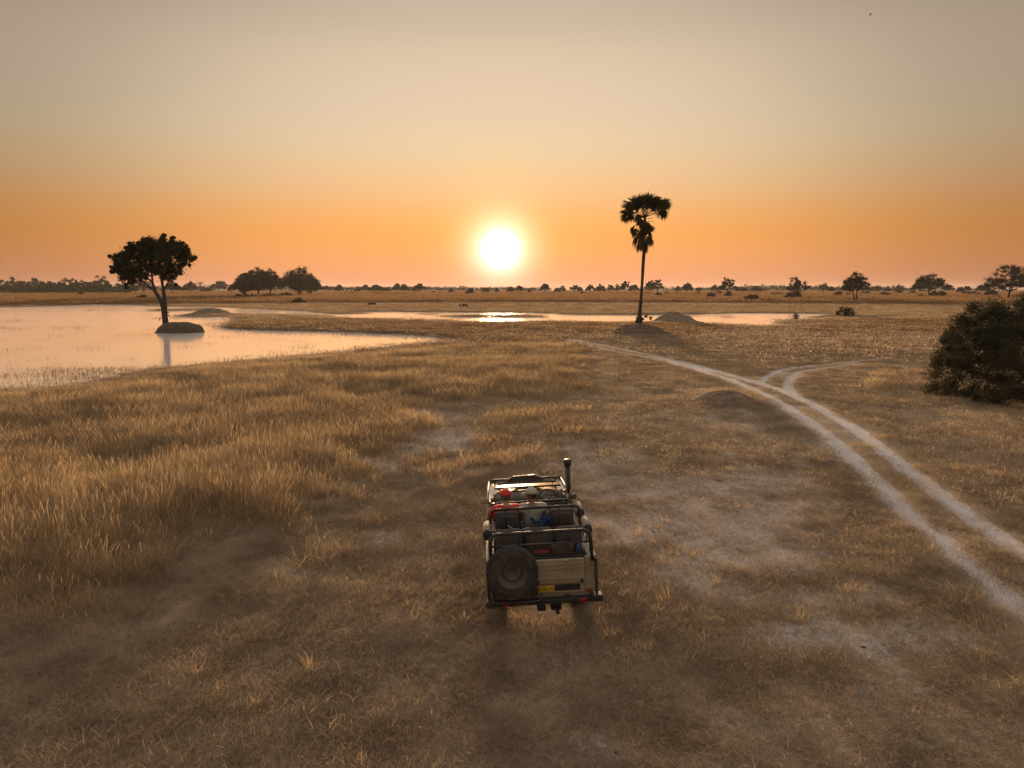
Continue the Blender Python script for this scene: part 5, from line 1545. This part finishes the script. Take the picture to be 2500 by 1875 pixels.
for v_ in b.verts:
    q = v_.co; v_.co = Vector((.36 + max(-.185, min(.185, (q.x - .36) * 1.15)), q.y, 1.235 + max(-.12, min(.105, (q.z - 1.235) * 1.25)))) + Vector((0, 0, .012 * math.sin(q.x * 31)))
obj('pouch', b, M_bag, bg, True)
b = bmesh.new(); add_tube(b, [(.22, .16, 1.33), (.30, .10, 1.36), (.42, .10, 1.36), (.50, .16, 1.33)], .010, 6); obj('strap', b, M_bag, bg)
rc = inveh('red_case', 'low dark red case in the load bay behind the rear seats', 'case')
b = bmesh.new(); bx(-.12, .16, .18, .30, 1.14, 1.225, .015, b); obj('lid', b, M_redbox, rc)
b = bmesh.new(); bx(-.12, .16, .175, .305, 1.05, 1.138, .015, b); obj('box', b, M_redbox, rc)
bt = inveh('blue_bottle_bag', 'small blue and white bundle in the right rear corner of the vehicle', 'bundle')
b = bmesh.new(); add_tube(b, [(.60, .22, 1.12), (.62, .24, 1.22), (.66, .26, 1.34)], [.05, .045, .02], 10); obj('wrap', b, M_blue, bt, True)
b = bmesh.new(); add_tube(b, [(.69, .20, 1.18), (.70, .21, 1.36)], [.018, .014], 8); obj('flask', b, M_chrome, bt, True)
gl = inveh('work_gloves', 'pair of pale brown gloves lying on the driver seat rail', 'gloves')
def fg(u, v): return (.40 + .17 * u, 2.60 + .10 * v, 1.352 + .03 * math.sin(u * 7) + .025 * math.sin(v * 5 + u * 9))
obj('cloth', cloth(10, 8, fg, .02), M_canvas, gl, True)

# ================================================================== THE TWO PEOPLE
M_skin = mat('skin_tan', (.36, .19, .12), .55, var=.08, scale=20)
M_skin2 = mat('skin_brown', (.20, .11, .07), .55, var=.08, scale=20)
M_rshirt = mat('red_shirt', (.52, .020, .012), .85, var=.12, scale=9, bump=.5, bscale=18)
M_rcap = mat('red_cap', (.55, .018, .014), .7, var=.08)
M_gshirt = mat('grey_green_shirt', (.27, .27, .215), .9, var=.12, scale=9, bump=.5, bscale=18)
M_gcap = mat('stone_cap', (.38, .34, .27), .8, var=.08)
M_trous = mat('khaki_trousers', (.16, .13, .085), .9, var=.12)
M_hair = mat('dark_hair', (.02, .014, .01), .8)
M_hair2 = mat('greying_hair', (.10, .08, .06), .8)
M_boot = mat('brown_boot', (.05, .03, .02), .6)
M_eyew = mat('eye_white', (.7, .66, .6), .3); M_eyed = mat('eye_dark', (.02, .015, .01), .2)
def skin(name, chain, m, par, roots, sub=2):
    """chain: list of (key, pos, radius); edges from (key, key) pairs"""
    pts, edges = chain
    keys = list(pts)
    me = bpy.data.meshes.new(name)
    me.from_pydata([pts[k][0] for k in keys], [(keys.index(a), keys.index(b)) for a, b in edges], [])
    o = obj(name, me, m, par)
    md = o.modifiers.new('skin', 'SKIN'); md.use_smooth_shade = True
    lay = me.skin_vertices[0] if me.skin_vertices else None
    for i, k in enumerate(keys):
        r_ = pts[k][1]
        lay.data[i].radius = r_ if isinstance(r_, tuple) else (r_, r_)
        lay.data[i].use_root = k in roots
    s = o.modifiers.new('subdivision', 'SUBSURF'); s.levels = sub; s.render_levels = sub
    return o
def person(label, X, sx, shirt_m, cap_m, skin_m, hair_m, head_turn, Lelbow, Lhand, Relbow, Rhand, cap_brim):
    root = inveh('person', label, 'person', (X, 1.92, .93))
    root['group'] = ''
    del root['group']
    V3 = Vector
    hipz, sz = .10, .545
    pts = {'pelvis': ((0, -.02, hipz), .135), 'waist': ((0, -.05, .25), (.150, .110)), 'chest': ((0, -.04, .42), (.165, .115)), 'upper': ((0, -.03, .52), (.150, .105)), 'neck': ((0, -.02, .605), .056),
           'skullbase': ((0, .0, .665), .070), 'head': ((0, .015, .735), (.080, .094)), 'crown': ((0, .005, .80), (.072, .084)), 'nose': ((math.sin(head_turn) * -.115, .115 * math.cos(head_turn) + .01, .715), .014), 'chin': ((math.sin(head_turn) * -.075, .075 * math.cos(head_turn) + .01, .655), .028)}
    ed = [('pelvis', 'waist'), ('waist', 'chest'), ('chest', 'upper'), ('upper', 'neck'), ('neck', 'skullbase'), ('skullbase', 'head'), ('head', 'crown'), ('head', 'nose'), ('skullbase', 'chin')]
    for s, nm in ((-1, 'L'), (1, 'R')):
        el = V3(Lelbow if s < 0 else Relbow); hd = V3(Lhand if s < 0 else Rhand); sh = V3((s * .215, -.03, .50))
        pts['ear' + nm] = ((s * .092 * math.cos(head_turn), .01 + s * -.092 * math.sin(head_turn) * -1, .725), .016); ed.append(('head', 'ear' + nm))
        pts['sh' + nm] = (tuple(sh), .072); pts['ua' + nm] = (tuple(sh.lerp(el, .5)), .052); pts['el' + nm] = (tuple(el), .043)
        pts['fa' + nm] = (tuple(el.lerp(hd, .45)), .038); pts['wr' + nm] = (tuple(el.lerp(hd, .9)), .026); pts['palm' + nm] = (tuple(hd), (.038, .020)); d = (hd - el).normalized(); pts['kn' + nm] = (tuple(hd + d * .055), (.040, .016))
        ed += [('upper', 'sh' + nm), ('sh' + nm, 'ua' + nm), ('ua' + nm, 'el' + nm), ('el' + nm, 'fa' + nm), ('fa' + nm, 'wr' + nm), ('wr' + nm, 'palm' + nm), ('palm' + nm, 'kn' + nm)]
        side = d.cross(V3((0, 0, 1))).normalized()
        for q in range(4):
            L = (.070, .080, .075, .058)[q]; o_ = side * (.030 - .020 * q)
            base = hd + d * .055 + o_; m1 = base + d * L * .5 + V3((0, 0, -.004)); m2 = base + d * L * .9 + V3((0, 0, -.028))
            pts['f%da%s' % (q, nm)] = (tuple(base), .0095); pts['f%db%s' % (q, nm)] = (tuple(m1), .0088); pts['f%dc%s' % (q, nm)] = (tuple(m2), .0075)
            ed += [('f%da%s' % (q, nm), 'f%db%s' % (q, nm)), ('f%db%s' % (q, nm), 'f%dc%s' % (q, nm))]
        tb = hd + side * .034 * (1 if s < 0 else -1) * 1.0
        pts['t0' + nm] = (tuple(tb), .012); pts['t1' + nm] = (tuple(tb + d * .03 + side * .02 * (1 if s < 0 else -1)), .0105); pts['t2' + nm] = (tuple(tb + d * .062 + side * .02 * (1 if s < 0 else -1) + V3((0, 0, -.01))), .009)
        ed += [('t0' + nm, 't1' + nm), ('t1' + nm, 't2' + nm)]
        pts['th' + nm] = ((s * .10, .04, .075), .085); pts['kne' + nm] = ((s * .14, .44, .07), .062); pts['ca' + nm] = ((s * .14, .47, -.12), .055); pts['an' + nm] = ((s * .14, .45, -.29), .038); pts['to' + nm] = ((s * .15, .60, -.31), .036)
        ed += [('pelvis', 'th' + nm), ('th' + nm, 'kne' + nm), ('kne' + nm, 'ca' + nm), ('ca' + nm, 'an' + nm), ('an' + nm, 'to' + nm)]
    roots = {'pelvis'} | {'f%da%s' % (q, nm) for q in range(4) for nm in 'LR'} | {'t0L', 't0R'}
    skin('body', (pts, ed), skin_m, root, roots, 2)
    # shirt
    sp = {}; se = []
    for k, g in (('pelvis', .012), ('waist', .055), ('chest', .055), ('upper', .040)):
        p_, r_ = pts[k]; r_ = r_ if isinstance(r_, tuple) else (r_, r_); sp[k] = (p_, (r_[0] + g, r_[1] + g))
    sp['collar'] = ((0, -.022, .590), .080)
    se = [('pelvis', 'waist'), ('waist', 'chest'), ('chest', 'upper'), ('upper', 'collar')]
    for nm in 'LR':
        sp['sh' + nm] = (pts['sh' + nm][0], .102); sp['ua' + nm] = (pts['ua' + nm][0], .084)
        e = V3(pts['ua' + nm][0]).lerp(V3(pts['el' + nm][0]), .75); sp['cuff' + nm] = (tuple(e), .075)
        se += [('upper', 'sh' + nm), ('sh' + nm, 'ua' + nm), ('ua' + nm, 'cuff' + nm)]
    skin('shirt', (sp, se), shirt_m, root, {'pelvis'}, 2)
    tp = {}; 
    for k in ('pelvis', 'thL', 'kneL', 'caL', 'anL', 'thR', 'kneR', 'caR', 'anR'):
        tp[k] = (pts[k][0], (pts[k][1] if not isinstance(pts[k][1], tuple) else pts[k][1][0]) + .014)
    skin('trousers', (tp, [('pelvis', 'thL'), ('thL', 'kneL'), ('kneL', 'caL'), ('caL', 'anL'), ('pelvis', 'thR'), ('thR', 'kneR'), ('kneR', 'caR'), ('caR', 'anR')]), M_trous, root, {'pelvis'}, 2)
    for nm in 'LR':
        b = bmesh.new(); a_, t_ = V3(pts['an' + nm][0]), V3(pts['to' + nm][0])
        add_tube(b, [a_ + V3((0, -.03, .02)), a_ + V3((0, 0, -.02)), a_.lerp(t_, .6), t_ + V3((0, .03, -.01))], [.05, .055, .05, .035], 10); obj('boot', b, M_boot, root, True)
    # hair, cap, eyes, mouth
    hc = V3((0, .008, .755)); Mh = Matrix.Translation(hc) @ Matrix.Rotation(head_turn, 4, 'Z')
    b = bmesh.new(); r_ = bmesh.ops.create_uvsphere(b, u_segments=20, v_segments=14, radius=1, matrix=Mh @ Matrix.Diagonal((.094, .108, .105, 1)))
    kill = [v for v in b.verts if ((Mh.inverted() @ v.co).y > .04 and (Mh.inverted() @ v.co).z < .05) or (Mh.inverted() @ v.co).z < -.075]
    bmesh.ops.delete(b, geom=kill, context='VERTS'); obj('hair', b, hair_m, root, True)
    b = bmesh.new(); bmesh.ops.create_uvsphere(b, u_segments=28, v_segments=18, radius=1, matrix=Mh @ Matrix.Translation((0, 0, .022)) @ Matrix.Diagonal((.101, .116, .104, 1)))
    kill = [v for v in b.verts if (Mh.inverted() @ v.co).z < .018]
    bmesh.ops.delete(b, geom=kill, context='VERTS'); bmesh.ops.solidify(b, geom=b.faces[:], thickness=-.004)
    cp = obj('cap', b, cap_m, root, True)
    b = bmesh.new(); nseg = 12; up_, lo_ = [], []
    for i in range(nseg + 1):
        a = math.pi * i / nseg
        for r0, lst in ((1.0, up_), (1.0, lo_)): pass
        inn = V3((math.cos(a) * .098, math.sin(a) * .03 + .08, .024)); out = V3((math.cos(a) * .092, math.sin(a) * .115 + .10, .018 - .012 * abs(math.cos(a)) * 2))
        up_.append(b.verts.new(Mh @ inn)); lo_.append(b.verts.new(Mh @ out))
    for i in range(nseg): b.faces.new((up_[i], up_[i + 1], lo_[i + 1], lo_[i]))
    bmesh.ops.solidify(b, geom=b.faces[:], thickness=.006); obj('brim', b, cap_m, cp, True)
    b = bmesh.new(); bmesh.ops.create_uvsphere(b, u_segments=8, v_segments=6, radius=.009, matrix=Mh @ Matrix.Translation((0, 0, .128))); obj('button', b, cap_m, cp, True)
    for s in (-1, 1):
        b = bmesh.new(); bmesh.ops.create_uvsphere(b, u_segments=10, v_segments=8, radius=.013, matrix=Mh @ Matrix.Translation((s * .031, .084, -.018))); e = obj('eye', b, M_eyew, root, True)
        b = bmesh.new(); bmesh.ops.create_uvsphere(b, u_segments=8, v_segments=6, radius=.007, matrix=Mh @ Matrix.Translation((s * .031, .092, -.018))); obj('iris', b, M_eyed, e, True)
    b = bmesh.new(); add_tube(b, [Mh @ V3((-.024, .082, -.072)), Mh @ V3((0, .090, -.070)), Mh @ V3((.024, .082, -.072))], [.004, .007, .004], 6); obj('mouth', b, M_redbox, root, True)
    return root
person('person in a red cap and red shirt seated left, elbow resting on the side rail', -.50, 0, M_rshirt, M_rcap, M_skin, M_hair2, 0.0,
       (-.36, -.02, .33), (-.30, .22, .27), (.25, .06, .30), (.14, .30, .20), 0)
person('person in a pale cap and grey green shirt seated in the middle, head turned left', -.02, 0, M_gshirt, M_gcap, M_skin2, M_hair, R(72),
       (-.25, .06, .29), (-.13, .30, .19), (.26, .05, .29), (.14, .30, .19), 0)
# ================================================================== HAZE
HZ = 5600.0
bm = bmesh.new()
bmesh.ops.create_cube(bm, size=1, matrix=Matrix.Translation((0, 0, 14.0)) @ Matrix.Diagonal((HZ * 2, HZ * 2, 32.0, 1)))
m = bpy.data.materials.new('haze'); m.use_nodes = True
t = m.node_tree; t.nodes.clear()
v = add(t, 'ShaderNodeVolumePrincipled')
v.inputs['Color'].default_value = (.92, .88, .84, 1)
v.inputs['Density'].default_value = .00007
v.inputs['Anisotropy'].default_value = .25
o_ = add(t, 'ShaderNodeOutputMaterial'); t.links.new(v.outputs[0], o_.inputs['Volume'])
haze = obj('haze', bm, m); tag(haze, 'thin evening haze over the plain', kind='stuff')
